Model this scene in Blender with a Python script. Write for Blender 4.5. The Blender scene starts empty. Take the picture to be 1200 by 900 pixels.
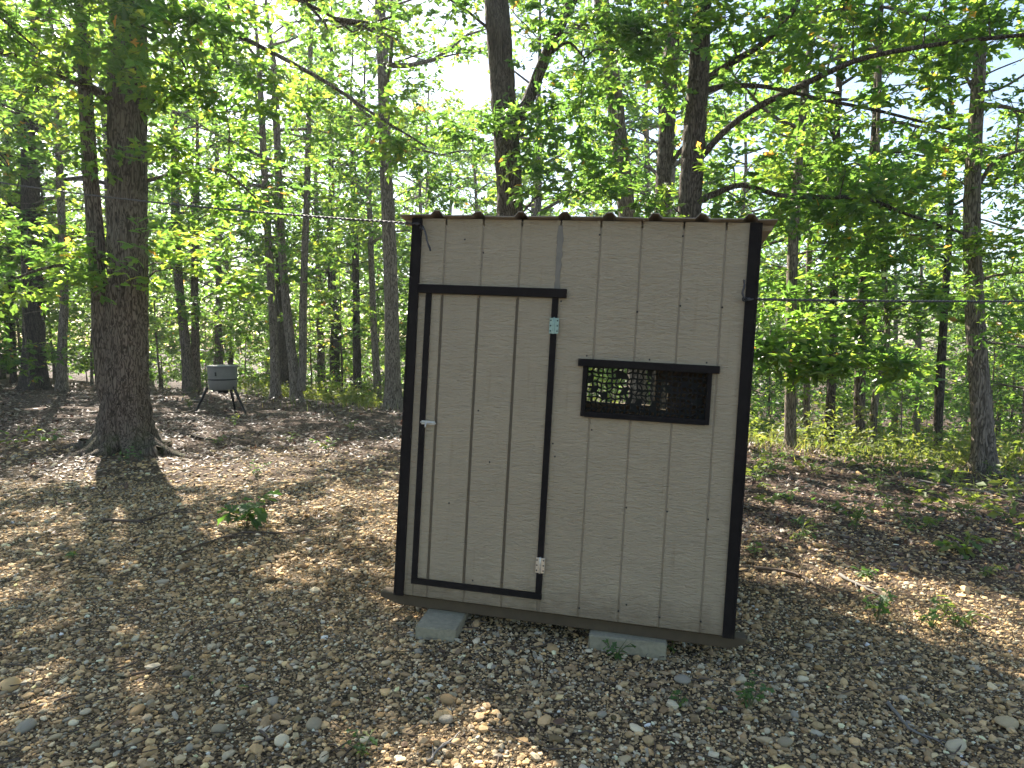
import bpy, bmesh, math, random
import numpy as np
from mathutils import Vector, Matrix

rng = np.random.default_rng(7)
random.seed(7)
sc = bpy.context.scene
C = sc.collection

# ------------------------------------------------------------------ camera
F, CX, CY = 797.0, 600.0, 450.0          # focal length in pixels of the 1200 x 900 photograph
PITCH, EYE = math.radians(3.6), 1.6
cam = bpy.data.cameras.new('camera')
cam.sensor_fit = 'HORIZONTAL'
cam.angle = 2 * math.atan(600 / F)
cam.clip_start, cam.clip_end = 0.05, 1500
cam_o = bpy.data.objects.new('camera', cam)
cam_o.location = (0, 0, EYE)
cam_o.rotation_euler = (math.radians(90) - PITCH, 0, 0)
C.objects.link(cam_o)
sc.camera = cam_o

# ------------------------------------------------------------------ sky, sun, exposure
SUN_AZ, SUN_EL = math.radians(-31), math.radians(40)
w = bpy.data.worlds.new('World')
sc.world = w
w.use_nodes = True
nt = w.node_tree
bg = nt.nodes['Background']
sky = nt.nodes.new('ShaderNodeTexSky')
sky.sky_type = 'NISHITA'
sky.sun_disc = False
sky.sun_elevation = SUN_EL
sky.sun_rotation = SUN_AZ
sky.dust_density = 1.2
sky.ozone_density = 1.0
nt.links.new(sky.outputs[0], bg.inputs[0])
bg.inputs[1].default_value = 0.068
sun = bpy.data.lights.new('sun', 'SUN')
sun.energy = 5.0
sun.angle = math.radians(0.53)
sun.color = (1.0, 0.92, 0.80)
sun_o = bpy.data.objects.new('sun', sun)
sd = Vector((math.sin(SUN_AZ) * math.cos(SUN_EL), math.cos(SUN_AZ) * math.cos(SUN_EL), math.sin(SUN_EL)))
sun_o.rotation_euler = sd.to_track_quat('Z', 'Y').to_euler()
sun_o.location = sd * 60
C.objects.link(sun_o)
vs = sc.view_settings
vs.view_transform = 'Standard'
vs.look = 'None'
vs.exposure = 2.15
vs.gamma = 1.0
vs.use_curve_mapping = False
sc.render.engine = 'CYCLES'
sc.cycles.max_bounces = 7
sc.cycles.diffuse_bounces = 4
sc.cycles.glossy_bounces = 2
sc.cycles.transmission_bounces = 5
sc.cycles.caustics_reflective = False
sc.cycles.caustics_refractive = False
sc.cycles.use_denoising = True

# ------------------------------------------------------------------ photo geometry
def ray(px, py):
    a, b = (px - CX) / F, -(py - CY) / F
    c, s = math.cos(PITCH), math.sin(PITCH)
    return np.array([a, c + s * b, -s + c * b])
def at(px, py, Y):
    r = ray(px, py)
    return np.array([0, 0, EYE]) + r * (Y / r[1])

def ground_z(x, y):
    x = np.asarray(x, float); y = np.asarray(y, float)
    t = np.clip((x + 0.55) / 1.9, 0, 1)
    z = -0.115 * t * t * (3 - 2 * t) - 0.025 * np.log1p(np.exp(np.clip((x - 2.5) * 2.0, -40, 40))) / 2.0
    z = z * np.clip((14 - y) / 6, 0, 1)
    s = 0.62 * x + 0.785 * y - 12.3
    sp = np.log1p(np.exp(np.clip(s * 0.55, -40, 40))) / 0.55
    drop = 0.21 * sp
    drop = 9.0 * (1 - np.exp(-drop / 9.0))
    far = np.clip((np.hypot(x, y) - 70) / 60, 0, 1)
    z = z - drop * (1 - far * 0.5)
    far_off = np.clip((np.hypot(x, y) - 3.0) / 4.0, 0, 1)
    und = 0.035 * np.sin(x * 0.9 + 1.3) * np.sin(y * 0.7) + 0.02 * np.sin(x * 2.3 + y * 1.7) + 0.012 * np.sin(x * 5.1 - y * 4.2)
    return z + und * (0.25 + 0.75 * far_off)
def gz(x, y): return float(ground_z(x, y))
def hit(px, py):
    r = ray(px, py)
    t = 0.5
    while t < 120:
        p = np.array([0, 0, EYE]) + r * t
        if p[2] <= gz(p[0], p[1]): break
        t += 0.02
    return p

# ------------------------------------------------------------------ helpers
def mesh_np(name, V, faces_flat, nper, mat, smooth=True, col=None, tint=None):
    """one mesh from numpy arrays; nper = verts per face (3 or 4)"""
    V = np.asarray(V, np.float32); Fl = np.asarray(faces_flat, np.int32).ravel()
    me = bpy.data.meshes.new(name)
    nf = len(Fl) // nper
    me.vertices.add(len(V)); me.vertices.foreach_set('co', V.ravel())
    me.loops.add(len(Fl)); me.loops.foreach_set('vertex_index', Fl)
    me.polygons.add(nf)
    me.polygons.foreach_set('loop_start', np.arange(nf, dtype=np.int32) * nper)
    me.polygons.foreach_set('loop_total', np.full(nf, nper, np.int32))
    me.polygons.foreach_set('use_smooth', np.full(nf, smooth, bool))
    if col is not None:
        a = me.attributes.new('col', 'FLOAT_COLOR', 'POINT')
        c4 = np.ones((len(V), 4), np.float32); c4[:, :3] = col
        a.data.foreach_set('color', c4.ravel())
    if tint is not None:
        a = me.attributes.new('tint', 'FLOAT', 'POINT')
        a.data.foreach_set('value', np.asarray(tint, np.float32))
    me.update(calc_edges=True)
    me.materials.append(mat)
    return me
def link(name, me, parent=None, loc=None):
    o = bpy.data.objects.new(name, me)
    C.objects.link(o)
    if parent is not None: o.parent = parent
    if loc is not None: o.location = loc
    return o
def tag(o, label=None, cat=None, group=None, kind=None):
    if label: o['label'] = label
    if cat: o['category'] = cat
    if group: o['group'] = group
    if kind: o['kind'] = kind
    return o
def empty(name, loc, label=None, cat=None, group=None):
    o = bpy.data.objects.new(name, None)
    o.empty_display_size = 0.2
    C.objects.link(o); o.location = loc
    return tag(o, label, cat, group)
def obj_bm(name, bm, mat, parent=None, smooth=False):
    me = bpy.data.meshes.new(name)
    bmesh.ops.recalc_face_normals(bm, faces=bm.faces)
    for f in bm.faces: f.smooth = smooth
    bm.to_mesh(me); bm.free()
    me.materials.append(mat)
    return link(name, me, parent)

class Wood:
    """collects tapered tubes as quads"""
    def __init__(s): s.V = []; s.Q = []; s.n = 0
    def tube(s, P, R, seg=6, lobes=None, cap=True):
        P = np.asarray(P, float); R = np.asarray(R, float); n = len(P)
        T = np.gradient(P, axis=0); T /= np.linalg.norm(T, axis=1)[:, None] + 1e-9
        ref = np.array([1., 0, 0]) if abs(T[0][0]) < 0.8 else np.array([0, 1., 0])
        A = np.cross(T, ref); A /= np.linalg.norm(A, axis=1)[:, None]
        B = np.cross(T, A)
        th = np.arange(seg) * 2 * math.pi / seg
        rr = R[:, None] * (np.ones((n, seg)) if lobes is None else lobes)
        V = P[:, None, :] + rr[:, :, None] * (np.cos(th)[None, :, None] * A[:, None, :] + np.sin(th)[None, :, None] * B[:, None, :])
        i = np.arange(n - 1)[:, None] * seg; j = np.arange(seg)[None, :]; k = (np.arange(seg) + 1) % seg
        Q = np.stack([i + j, i + k[None, :], i + seg + k[None, :], i + seg + j], -1).reshape(-1, 4)
        s.V.append(V.reshape(-1, 3)); s.Q.append(Q + s.n); s.n += n * seg
        if cap:
            c = s.n - seg
            s.V.append(P[-1:] + T[-1:] * R[-1]); 
            s.Q.append(np.stack([c + np.arange(seg), c + k, np.full(seg, s.n), np.full(seg, s.n)], -1))
            s.n += 1
    def mesh(s, name, mat):
        V = np.concatenate(s.V); Q = np.concatenate(s.Q)
        deg = Q[:, 2] == Q[:, 3]
        T = np.concatenate([Q[~deg][:, [0, 1, 2]], Q[~deg][:, [0, 2, 3]], Q[deg][:, :3]])
        return mesh_np(name, V, T, 3, mat, True)
def spline(P, n):
    """Catmull-Rom through the points"""
    P = np.asarray(P, float)
    E = np.vstack([2 * P[0] - P[1], P, 2 * P[-1] - P[-2]])
    out = []
    m = len(P) - 1
    for u in np.linspace(0, m - 1e-6, n):
        i = int(u); t = u - i
        p0, p1, p2, p3 = E[i], E[i + 1], E[i + 2], E[i + 3]
        out.append(0.5 * (2 * p1 + (p2 - p0) * t + (2 * p0 - 5 * p1 + 4 * p2 - p3) * t * t + (3 * p1 - p0 - 3 * p2 + p3) * t ** 3))
    return np.array(out)

# ------------------------------------------------------------------ materials
def newmat(name):
    m = bpy.data.materials.new(name); m.use_nodes = True
    n = m.node_tree.nodes; b = n['Principled BSDF']
    return m, m.node_tree, b
def nd(t, typ, **kw):
    n = t.nodes.new(typ)
    for k, v in kw.items():
        if k in n.inputs: n.inputs[k].default_value = v
        else: setattr(n, k, v)
    return n
def ramp(t, fac, stops):
    r = t.nodes.new('ShaderNodeValToRGB')
    while len(r.color_ramp.elements) < len(stops): r.color_ramp.elements.new(0.5)
    for e, (p, c) in zip(r.color_ramp.elements, stops):
        e.position = p; e.color = (*c, 1)
    t.links.new(fac, r.inputs[0])
    return r
def coords(t, scale=(1, 1, 1), kind='Object'):
    tc = t.nodes.new('ShaderNodeTexCoord'); mp = t.nodes.new('ShaderNodeMapping')
    mp.inputs['Scale'].default_value = scale
    t.links.new(tc.outputs[kind], mp.inputs[0])
    return mp.outputs[0]
def noise(t, vec, scale, detail=4, rough=0.6, dist=0):
    n = t.nodes.new('ShaderNodeTexNoise')
    n.inputs['Scale'].default_value = scale; n.inputs['Detail'].default_value = detail
    n.inputs['Roughness'].default_value = rough; n.inputs['Distortion'].default_value = dist
    t.links.new(vec, n.inputs['Vector'])
    return n.outputs['Fac']
def mixc(t, fac, a, b, mode='MIX'):
    m = t.nodes.new('ShaderNodeMix'); m.data_type = 'RGBA'; m.blend_type = mode
    for sock, v in ((m.inputs[0], fac), (m.inputs[6], a), (m.inputs[7], b)):
        if hasattr(v, 'links'): t.links.new(v, sock)
        else: sock.default_value = v if isinstance(v, (int, float)) else (*v, 1)
    return m.outputs[2]
def bump(t, b, h, strength, dist):
    bp = t.nodes.new('ShaderNodeBump')
    bp.inputs['Strength'].default_value = strength; bp.inputs['Distance'].default_value = dist
    t.links.new(h, bp.inputs['Height']); t.links.new(bp.outputs[0], b.inputs['Normal'])
    return bp

def mat_leaf(name, stops, trans, fac=0.5, rough=0.45):
    m, t, b = newmat(name)
    at_ = t.nodes.new('ShaderNodeAttribute'); at_.attribute_name = 'tint'
    oi = t.nodes.new('ShaderNodeObjectInfo')
    ad = nd(t, 'ShaderNodeMath', operation='MULTIPLY_ADD')
    t.links.new(oi.outputs['Random'], ad.inputs[0]); ad.inputs[1].default_value = 0.18
    t.links.new(at_.outputs['Fac'], ad.inputs[2])
    r = ramp(t, ad.outputs[0], stops)
    t.links.new(r.outputs[0], b.inputs['Base Color'])
    b.inputs['Roughness'].default_value = rough
    b.inputs['Specular IOR Level'].default_value = 0.6
    tr = t.nodes.new('ShaderNodeBsdfTranslucent')
    t.links.new(mixc(t, 1.0, r.outputs[0], trans, 'MULTIPLY'), tr.inputs[0])
    mx = t.nodes.new('ShaderNodeMixShader'); mx.inputs[0].default_value = fac
    t.links.new(b.outputs[0], mx.inputs[1]); t.links.new(tr.outputs[0], mx.inputs[2])
    t.links.new(mx.outputs[0], t.nodes['Material Output'].inputs[0])
    return m
GREEN = [(0.0, (0.022, 0.052, 0.022)), (0.45, (0.043, 0.086, 0.026)), (0.85, (0.088, 0.124, 0.030)),
         (0.97, (0.13, 0.13, 0.03)), (1.0, (0.20, 0.11, 0.04))]
M_LEAF = mat_leaf('leaf_green', GREEN, (5.9, 5.5, 2.4), 0.55, 0.38)
M_WEED = mat_leaf('weed_green', [(0, (0.035, 0.085, 0.022)), (0.6, (0.07, 0.13, 0.03)), (1, (0.14, 0.16, 0.04))], (3.0, 3.0, 1.6), 0.4, 0.5)
M_GRASS = mat_leaf('grass_green', [(0, (0.06, 0.10, 0.025)), (0.7, (0.12, 0.15, 0.04)), (1, (0.22, 0.20, 0.08))], (3.4, 3.2, 1.6), 0.4, 0.6)

def mat_bark(name, dark, mid, light, moss=0.0):
    m, t, b = newmat(name)
    v = coords(t, (1, 1, 0.16))
    v2 = coords(t, (1, 1, 1))
    n1 = noise(t, v, 26, 5, 0.65, 0.6)
    n2 = noise(t, v2, 1.7, 3, 0.6)
    vo = t.nodes.new('ShaderNodeTexVoronoi'); vo.feature = 'DISTANCE_TO_EDGE'; vo.inputs['Scale'].default_value = 30
    wv = t.nodes.new('ShaderNodeVectorMath'); wv.operation = 'MULTIPLY_ADD'
    nn = t.nodes.new('ShaderNodeTexNoise'); nn.inputs['Scale'].default_value = 9; t.links.new(v, nn.inputs['Vector'])
    t.links.new(nn.outputs['Color'], wv.inputs[0]); wv.inputs[1].default_value = (0.22, 0.22, 0.22)
    t.links.new(v, wv.inputs[2]); t.links.new(wv.outputs[0], vo.inputs['Vector'])
    sm = nd(t, 'ShaderNodeMapRange'); sm.inputs[1].default_value = 0.0; sm.inputs[2].default_value = 0.30; sm.inputs[4].default_value = 0.6
    t.links.new(vo.outputs[0], sm.inputs[0])
    h = nd(t, 'ShaderNodeMath', operation='MULTIPLY_ADD')
    t.links.new(n1, h.inputs[0]); h.inputs[1].default_value = 1.3; t.links.new(sm.outputs[0], h.inputs[2])
    r = ramp(t, h.outputs[0], [(0.45, dark), (0.85, mid), (1.0, light)])
    c = mixc(t, 0.5, r.outputs[0], mixc(t, n2, (0.75, 0.7, 0.66), (1.25, 1.2, 1.1)), 'MULTIPLY')
    if moss:
        g = noise(t, v2, 5, 4, 0.7)
        sep = t.nodes.new('ShaderNodeSeparateXYZ'); t.links.new(v2, sep.inputs[0])
        mr = nd(t, 'ShaderNodeMapRange'); mr.inputs[1].default_value = 0.55; mr.inputs[2].default_value = 0.0
        t.links.new(sep.outputs['Z'], mr.inputs[0])
        mm = nd(t, 'ShaderNodeMath', operation='MULTIPLY'); t.links.new(mr.outputs[0], mm.inputs[0])
        g2 = ramp(t, g, [(0.45, (0, 0, 0)), (0.62, (moss, moss, moss))])
        t.links.new(g2.outputs[0], mm.inputs[1])
        c = mixc(t, mm.outputs[0], c, (0.07, 0.09, 0.03))
    t.links.new(c, b.inputs['Base Color'])
    b.inputs['Roughness'].default_value = 0.9
    b.inputs['Specular IOR Level'].default_value = 0.2
    bump(t, b, h.outputs[0], 1.0, 0.025)
    return m
M_BARK = mat_bark('bark_oak', (0.022, 0.018, 0.014), (0.10, 0.08, 0.064), (0.21, 0.175, 0.145), 0.8)
M_BARK2 = mat_bark('bark_grey', (0.035, 0.03, 0.025), (0.155, 0.13, 0.105), (0.31, 0.265, 0.22))
M_BARK4 = mat_bark('bark_brown_dark', (0.02, 0.016, 0.012), (0.075, 0.06, 0.047), (0.16, 0.135, 0.11))
M_BARK3 = mat_bark('bark_dark', (0.018, 0.015, 0.012), (0.055, 0.046, 0.038), (0.11, 0.095, 0.08))

def mat_col(name, rough=0.85, grain=60, bumpd=0.004):
    m, t, b = newmat(name)
    a = t.nodes.new('ShaderNodeAttribute'); a.attribute_name = 'col'
    v = coords(t)
    n = noise(t, v, grain, 4, 0.7)
    c = mixc(t, 0.55, a.outputs['Color'], mixc(t, n, (0.55, 0.52, 0.5), (1.4, 1.35, 1.25)), 'MULTIPLY')
    t.links.new(c, b.inputs['Base Color'])
    b.inputs['Roughness'].default_value = rough
    b.inputs['Specular IOR Level'].default_value = 0.3
    bump(t, b, n, 0.6, bumpd)
    return m
M_STONE = mat_col('stone', 0.8, 90, 0.004)
def mat_litter():
    m, t, b = newmat('dead_leaves')
    a = t.nodes.new('ShaderNodeAttribute'); a.attribute_name = 'col'
    t.links.new(a.outputs['Color'], b.inputs['Base Color'])
    b.inputs['Roughness'].default_value = 0.55
    tr = t.nodes.new('ShaderNodeBsdfTranslucent'); t.links.new(a.outputs['Color'], tr.inputs[0])
    mx = t.nodes.new('ShaderNodeMixShader'); mx.inputs[0].default_value = 0.2
    t.links.new(b.outputs[0], mx.inputs[1]); t.links.new(tr.outputs[0], mx.inputs[2])
    t.links.new(mx.outputs[0], t.nodes['Material Output'].inputs[0])
    return m
M_LITTER = mat_litter()

def mat_ground():
    m, t, b = newmat('forest_ground')
    v = coords(t, (1, 1, 1))
    sep = t.nodes.new('ShaderNodeSeparateXYZ'); t.links.new(v, sep.inputs[0])
    vo = t.nodes.new('ShaderNodeTexVoronoi'); vo.inputs['Scale'].default_value = 95; t.links.new(v, vo.inputs['Vector'])
    sx = t.nodes.new('ShaderNodeSeparateColor'); t.links.new(vo.outputs['Color'], sx.inputs[0])
    grit = ramp(t, sx.outputs[0], [(0, (0.025, 0.018, 0.012)), (0.45, (0.07, 0.052, 0.03)), (0.8, (0.14, 0.105, 0.062)), (1, (0.25, 0.20, 0.14))])
    vo2 = t.nodes.new('ShaderNodeTexVoronoi'); vo2.inputs['Scale'].default_value = 38; t.links.new(v, vo2.inputs['Vector'])
    sx2 = t.nodes.new('ShaderNodeSeparateColor'); t.links.new(vo2.outputs['Color'], sx2.inputs[0])
    duff = ramp(t, sx2.outputs[0], [(0, (0.025, 0.017, 0.013)), (0.5, (0.065, 0.042, 0.031)), (0.85, (0.125, 0.088, 0.066)), (1, (0.22, 0.18, 0.14))])
    # dist from the shed clearing: gravel near, duff far
    n = noise(t, v, 0.55, 4, 0.65)
    ma = nd(t, 'ShaderNodeMath', operation='MULTIPLY_ADD'); t.links.new(sep.outputs['X'], ma.inputs[0]); ma.inputs[1].default_value = 0.45
    t.links.new(sep.outputs['Y'], ma.inputs[2])
    mb = nd(t, 'ShaderNodeMath', operation='MULTIPLY_ADD'); t.links.new(n, mb.inputs[0]); mb.inputs[1].default_value = 4.0; t.links.new(ma.outputs[0], mb.inputs[2])
    mr = nd(t, 'ShaderNodeMapRange'); mr.inputs[1].default_value = 6.2; mr.inputs[2].default_value = 9.0; t.links.new(mb.outputs[0], mr.inputs[0])
    c = mixc(t, mr.outputs[0], grit.outputs[0], duff.outputs[0])
    n2 = noise(t, v, 2.2, 5, 0.7)
    c = mixc(t, 0.6, c, mixc(t, n2, (0.6, 0.57, 0.55), (1.3, 1.28, 1.2)), 'MULTIPLY')
    t.links.new(c, b.inputs['Base Color'])
    b.inputs['Roughness'].default_value = 0.95
    b.inputs['Specular IOR Level'].default_value = 0.15
    bump(t, b, vo.outputs['Distance'], 0.8, -0.01)
    return m
M_GROUND = mat_ground()

def mat_siding(name, base, grain=1.0):
    m, t, b = newmat(name)
    v = coords(t, (1, 1, 1))
    vs_ = coords(t, (13, 13, 62))
    n1 = noise(t, vs_, 1.0, 3, 0.6, 1.6)
    vs2 = coords(t, (22, 22, 190))
    n1b = noise(t, vs2, 1.0, 2, 0.5, 0.8)
    v3 = coords(t, (30, 30, 2.0))
    n2 = noise(t, v3, 1.0, 4, 0.6)
    n3 = noise(t, v, 2.6, 4, 0.6)
    add = nd(t, 'ShaderNodeMath', operation='MULTIPLY_ADD'); t.links.new(n1b, add.inputs[0]); add.inputs[1].default_value = 0.5; t.links.new(n1, add.inputs[2])
    c = mixc(t, n3, tuple(x * 0.86 for x in base), tuple(x * 1.1 for x in base))
    st = ramp(t, n2, [(0.60, (1, 1, 1)), (0.80, (0.72, 0.66, 0.55))])
    c = mixc(t, 0.7, c, st.outputs[0], 'MULTIPLY')
    # soil splashed up from the ground along the lower edge
    sep = t.nodes.new('ShaderNodeSeparateXYZ'); t.links.new(v, sep.inputs[0])
    nz = noise(t, v, 11, 4, 0.7)
    mz = nd(t, 'ShaderNodeMath', operation='MULTIPLY_ADD'); t.links.new(nz, mz.inputs[0]); mz.inputs[1].default_value = -0.32; t.links.new(sep.outputs['Z'], mz.inputs[2])
    spl = nd(t, 'ShaderNodeMapRange'); spl.inputs[1].default_value = 0.02; spl.inputs[2].default_value = -0.30; t.links.new(mz.outputs[0], spl.inputs[0])
    c = mixc(t, spl.outputs[0], c, (0.15, 0.11, 0.065))
    t.links.new(c, b.inputs['Base Color'])
    b.inputs['Roughness'].default_value = 0.55
    b.inputs['Specular IOR Level'].default_value = 0.35
    bump(t, b, add.outputs[0], 0.9 * grain, 0.012)
    return m
M_SIDING = mat_siding('tan_painted_siding', (0.395, 0.32, 0.218))
M_GROOVE = mat_siding('siding_groove', (0.28, 0.225, 0.155), 0.4)
M_GROOVED = mat_siding('door_groove', (0.12, 0.092, 0.058), 0.4)
def mat_simple(name, col, rough=0.6, metal=0.0, nscale=20, var=0.25, bd=0.0):
    m, t, b = newmat(name)
    v = coords(t)
    n = noise(t, v, nscale, 5, 0.65)
    c = mixc(t, n, tuple(x * (1 - var) for x in col), tuple(min(1, x * (1 + var)) for x in col))
    t.links.new(c, b.inputs['Base Color'])
    b.inputs['Roughness'].default_value = rough; b.inputs['Metallic'].default_value = metal
    if bd: bump(t, b, n, 0.7, bd)
    return m
M_BLACK = mat_simple('dark_brown_trim', (0.016, 0.013, 0.012), 0.85, 0, 30, 0.5, 0.002)
M_BLACK.node_tree.nodes['Principled BSDF'].inputs['Specular IOR Level'].default_value = 0.1
M_NET = mat_simple('camouflage_net_cloth', (0.012, 0.012, 0.010), 0.8)
M_NET.node_tree.nodes['Principled BSDF'].inputs['Specular IOR Level'].default_value = 0.15
M_ROOF = mat_simple('roof_sheet_metal', (0.27, 0.225, 0.18), 0.5, 0.2, 6, 0.2)
M_ZINC = mat_simple('zinc_plate', (0.55, 0.54, 0.50), 0.38, 0.8, 60, 0.3)
M_GALV = mat_simple('weathered_green_zinc', (0.30, 0.40, 0.34), 0.5, 0.5, 70, 0.35)
M_LUMBER = mat_simple('treated_lumber', (0.085, 0.062, 0.036), 0.9, 0, 14, 0.35, 0.003)
M_CONCRETE = mat_simple('grey_concrete', (0.30, 0.268, 0.185), 0.95, 0, 38, 0.45, 0.008)
M_ROPE = mat_simple('dark_cable', (0.06, 0.055, 0.055), 0.6, 0.2, 60, 0.4)
M_FEED = mat_simple('grey_barrel_paint', (0.17, 0.17, 0.16), 0.5, 0.1, 9, 0.25)
M_FEEDLEG = mat_simple('black_pipe', (0.02, 0.02, 0.02), 0.5, 0.4, 20, 0.3)
M_INSIDE = mat_simple('bare_plywood', (0.20, 0.14, 0.08), 0.85, 0, 8, 0.25)
M_TWIG = mat_simple('dry_twig', (0.10, 0.075, 0.055), 0.9, 0, 30, 0.4, 0.002)
M_TWIGP = mat_simple('pale_dry_wood', (0.19, 0.175, 0.155), 0.9, 0, 30, 0.35, 0.002)
M_STEM = mat_simple('plant_stem', (0.10, 0.11, 0.05), 0.7)

# ------------------------------------------------------------------ ground
def grid_sheet(xs, ys):
    X, Y = np.meshgrid(xs, ys)
    V = np.stack([X, Y, ground_z(X, Y)], -1).reshape(-1, 3)
    nx, ny = len(xs), len(ys)
    i = np.arange(ny - 1)[:, None] * nx + np.arange(nx - 1)[None, :]
    Q = np.stack([i, i + 1, i + nx + 1, i + nx], -1).reshape(-1, 4)
    return V, Q
def graded(a, b, fine_a, fine_b, step, ratio=1.18):
    xs = list(np.arange(fine_a, fine_b + 1e-6, step))
    d = step
    x = fine_b
    while x < b: d *= ratio; x += d; xs.append(min(x, b))
    d = step; x = fine_a; lo = []
    while x > a: d *= ratio; x -= d; lo.append(max(x, a))
    return np.array(lo[::-1] + xs)
V, Q = grid_sheet(graded(-400, 400, -12, 12, 0.14), graded(-120, 500, 0, 16, 0.14))
ground = tag(link('ground', mesh_np('ground', V, Q, 4, M_GROUND)), kind='structure')

# ------------------------------------------------------------------ shed
SHED_P = np.array([-0.65655, 3.80747, 0.15926])
def rot(rz, rx, ry):
    return (Matrix.Rotation(rz, 3, 'Z') @ Matrix.Rotation(rx, 3, 'X') @ Matrix.Rotation(ry, 3, 'Y'))
SHED_R = rot(-0.201814, -0.037426, 0.049101)
SR = np.array(SHED_R)
SW, SH, SD = 1.83, 2.117, 1.75
def to_world(l): return SHED_P + SR @ np.asarray(l, float)
def shed_local(px, py, yl=0.0):
    r = ray(px, py); n = SR[:, 1]
    o = np.array([0, 0, EYE])
    t = ((SHED_P + n * yl - o) @ n) / (r @ n)
    return (o + r * t - SHED_P) @ SR
shed = empty('shed', (0, 0, 0), 'leaning tan wooden hut with dark trim, a door and a netted window, on concrete blocks', 'shed')
shed.matrix_world = Matrix.Translation(Vector(SHED_P)) @ SHED_R.to_4x4()

def prism(name, poly, y0, y1, mat, parent, bev=0.0, plane='xz'):
    """polygon in the local x-z plane extruded from y0 (outer) to y1"""
    bm = bmesh.new()
    def co(a, b_, c): return (a, c, b_) if plane == 'xz' else (c, a, b_)
    vs0 = [bm.verts.new(co(a, b_, y0)) for a, b_ in poly]
    f = bm.faces.new(vs0)
    r = bmesh.ops.extrude_face_region(bm, geom=[f])
    ev = [g for g in r['geom'] if isinstance(g, bmesh.types.BMVert)]
    d = Vector(co(0, 0, y1 - y0))
    bmesh.ops.translate(bm, verts=ev, vec=d)
    if bev:
        bm.edges.ensure_lookup_table()
        s0 = set(vs0)
        es = [e for e in bm.edges if e.verts[0] in s0 and e.verts[1] in s0]
        bmesh.ops.bevel(bm, geom=es, offset=bev, segments=1, affect='EDGES')
    return obj_bm(name, bm, mat, parent)
def rect(a, b, c, d): return [(a, c), (b, c), (b, d), (a, d)]
def box(name, x0, x1, y0, y1, z0, z1, mat, parent, bev=0.0):
    bm = bmesh.new()
    bmesh.ops.create_cube(bm, size=1)
    for v in bm.verts: v.co = Vector((x0 + (v.co.x + .5) * (x1 - x0), y0 + (v.co.y + .5) * (y1 - y0), z0 + (v.co.z + .5) * (z1 - z0)))
    if bev: bmesh.ops.bevel(bm, geom=list(bm.edges), offset=bev, segments=2, affect='EDGES', profile=0.6)
    return obj_bm(name, bm, mat, parent)

G = 0.0045                                    # half a groove
TH = 0.012
GRV = [0.178, 0.393, 0.608, 0.822]            # grooves over the door
GRW = [1.036, 1.25, 1.464, 1.675]             # grooves right of the door
WX0, WX1, WZ0, WZ1 = 0.995, 1.642, 1.10, 1.372
front = box('front_wall', 0.02, 0.0905, 0.0048, 0.03, 0.0, 1.735, M_GROOVE, shed)
# backing sheet behind the grooves, with the door left in and the window cut out
for a, b_, c, d in ((0.0905, WX0 - 0.006, 0.0, SH - 0.02), (WX1 + 0.006, SW - 0.02, 0.0, SH - 0.02), (WX0 - 0.006, WX1 + 0.006, 0.0, WZ0 - 0.006), (WX0 - 0.006, WX1 + 0.006, WZ1 + 0.006, SH - 0.02)):
    box('wall_sheet', a, b_, 0.0048, 0.03, c, d, M_GROOVE, front)
box('wall_sheet', 0.02, 0.0905, 0.0048, 0.03, 1.735, SH - 0.02, M_GROOVE, front)
def board(poly): return prism('siding_board', poly, 0.0, 0.008, M_SIDING, front, 0.003)
ed = [0.03] + GRV
for i in range(4): board(rect(ed[i] + G, ed[i + 1] - G, 1.70, SH + 0.017))
board(rect(0.03 + G, 0.090, 0.0, 1.697))
lo = [0.090, 0.178, 0.393, 0.608, 0.812]
for i in range(4): board(rect(lo[i] + (G if i else 0.003), lo[i + 1] - G, 0.0, 0.088))
e2 = [0.822] + GRW + [1.80]
for i in range(5):
    a, b_ = e2[i] + G, e2[i + 1] - G
    if a < WX0 < b_: board([(a, 0), (b_, 0), (b_, WZ0), (WX0, WZ0), (WX0, WZ1), (b_, WZ1), (b_, SH + 0.017), (a, SH + 0.017)])
    elif a < WX1 < b_: board([(a, 0), (b_, 0), (b_, SH + 0.017), (a, SH + 0.017), (a, WZ1), (WX1, WZ1), (WX1, WZ0), (a, WZ0)])
    elif b_ < WX0 or a > WX1: board(rect(a, b_, 0.0, SH + 0.017))
    else:
        board(rect(a, b_, 0.0, WZ0)); board(rect(a, b_, WZ1, SH + 0.017))
# smeared caulk over the panel joint above the door
lft = [(0.806 + random.uniform(-.004, .004), z) for z in np.linspace(1.765, 2.105, 14)]
rgt = [(0.835 + random.uniform(-.005, .005), z) for z in np.linspace(2.105, 1.765, 14)]
M_CAULK = mat_simple('brown_grey_caulk', (0.20, 0.175, 0.14), 0.8, 0, 30, 0.3, 0.002)
o = prism('caulk_strip', lft + rgt, -0.003, 0.001, M_CAULK, front)
# corner trim
for x0, x1 in ((-0.006, 0.040), (SW - 0.042, SW + 0.006)):
    box('corner_trim', x0, x1, -0.016, 0.0, -0.005, SH + 0.015, M_BLACK, shed, 0.003)
for x0, x1 in ((-0.018, -0.006), (SW + 0.006, SW + 0.018)):
    box('corner_trim', x0, x1, -0.016, 0.03, -0.005, SH + 0.015, M_BLACK, shed, 0.003)
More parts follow.
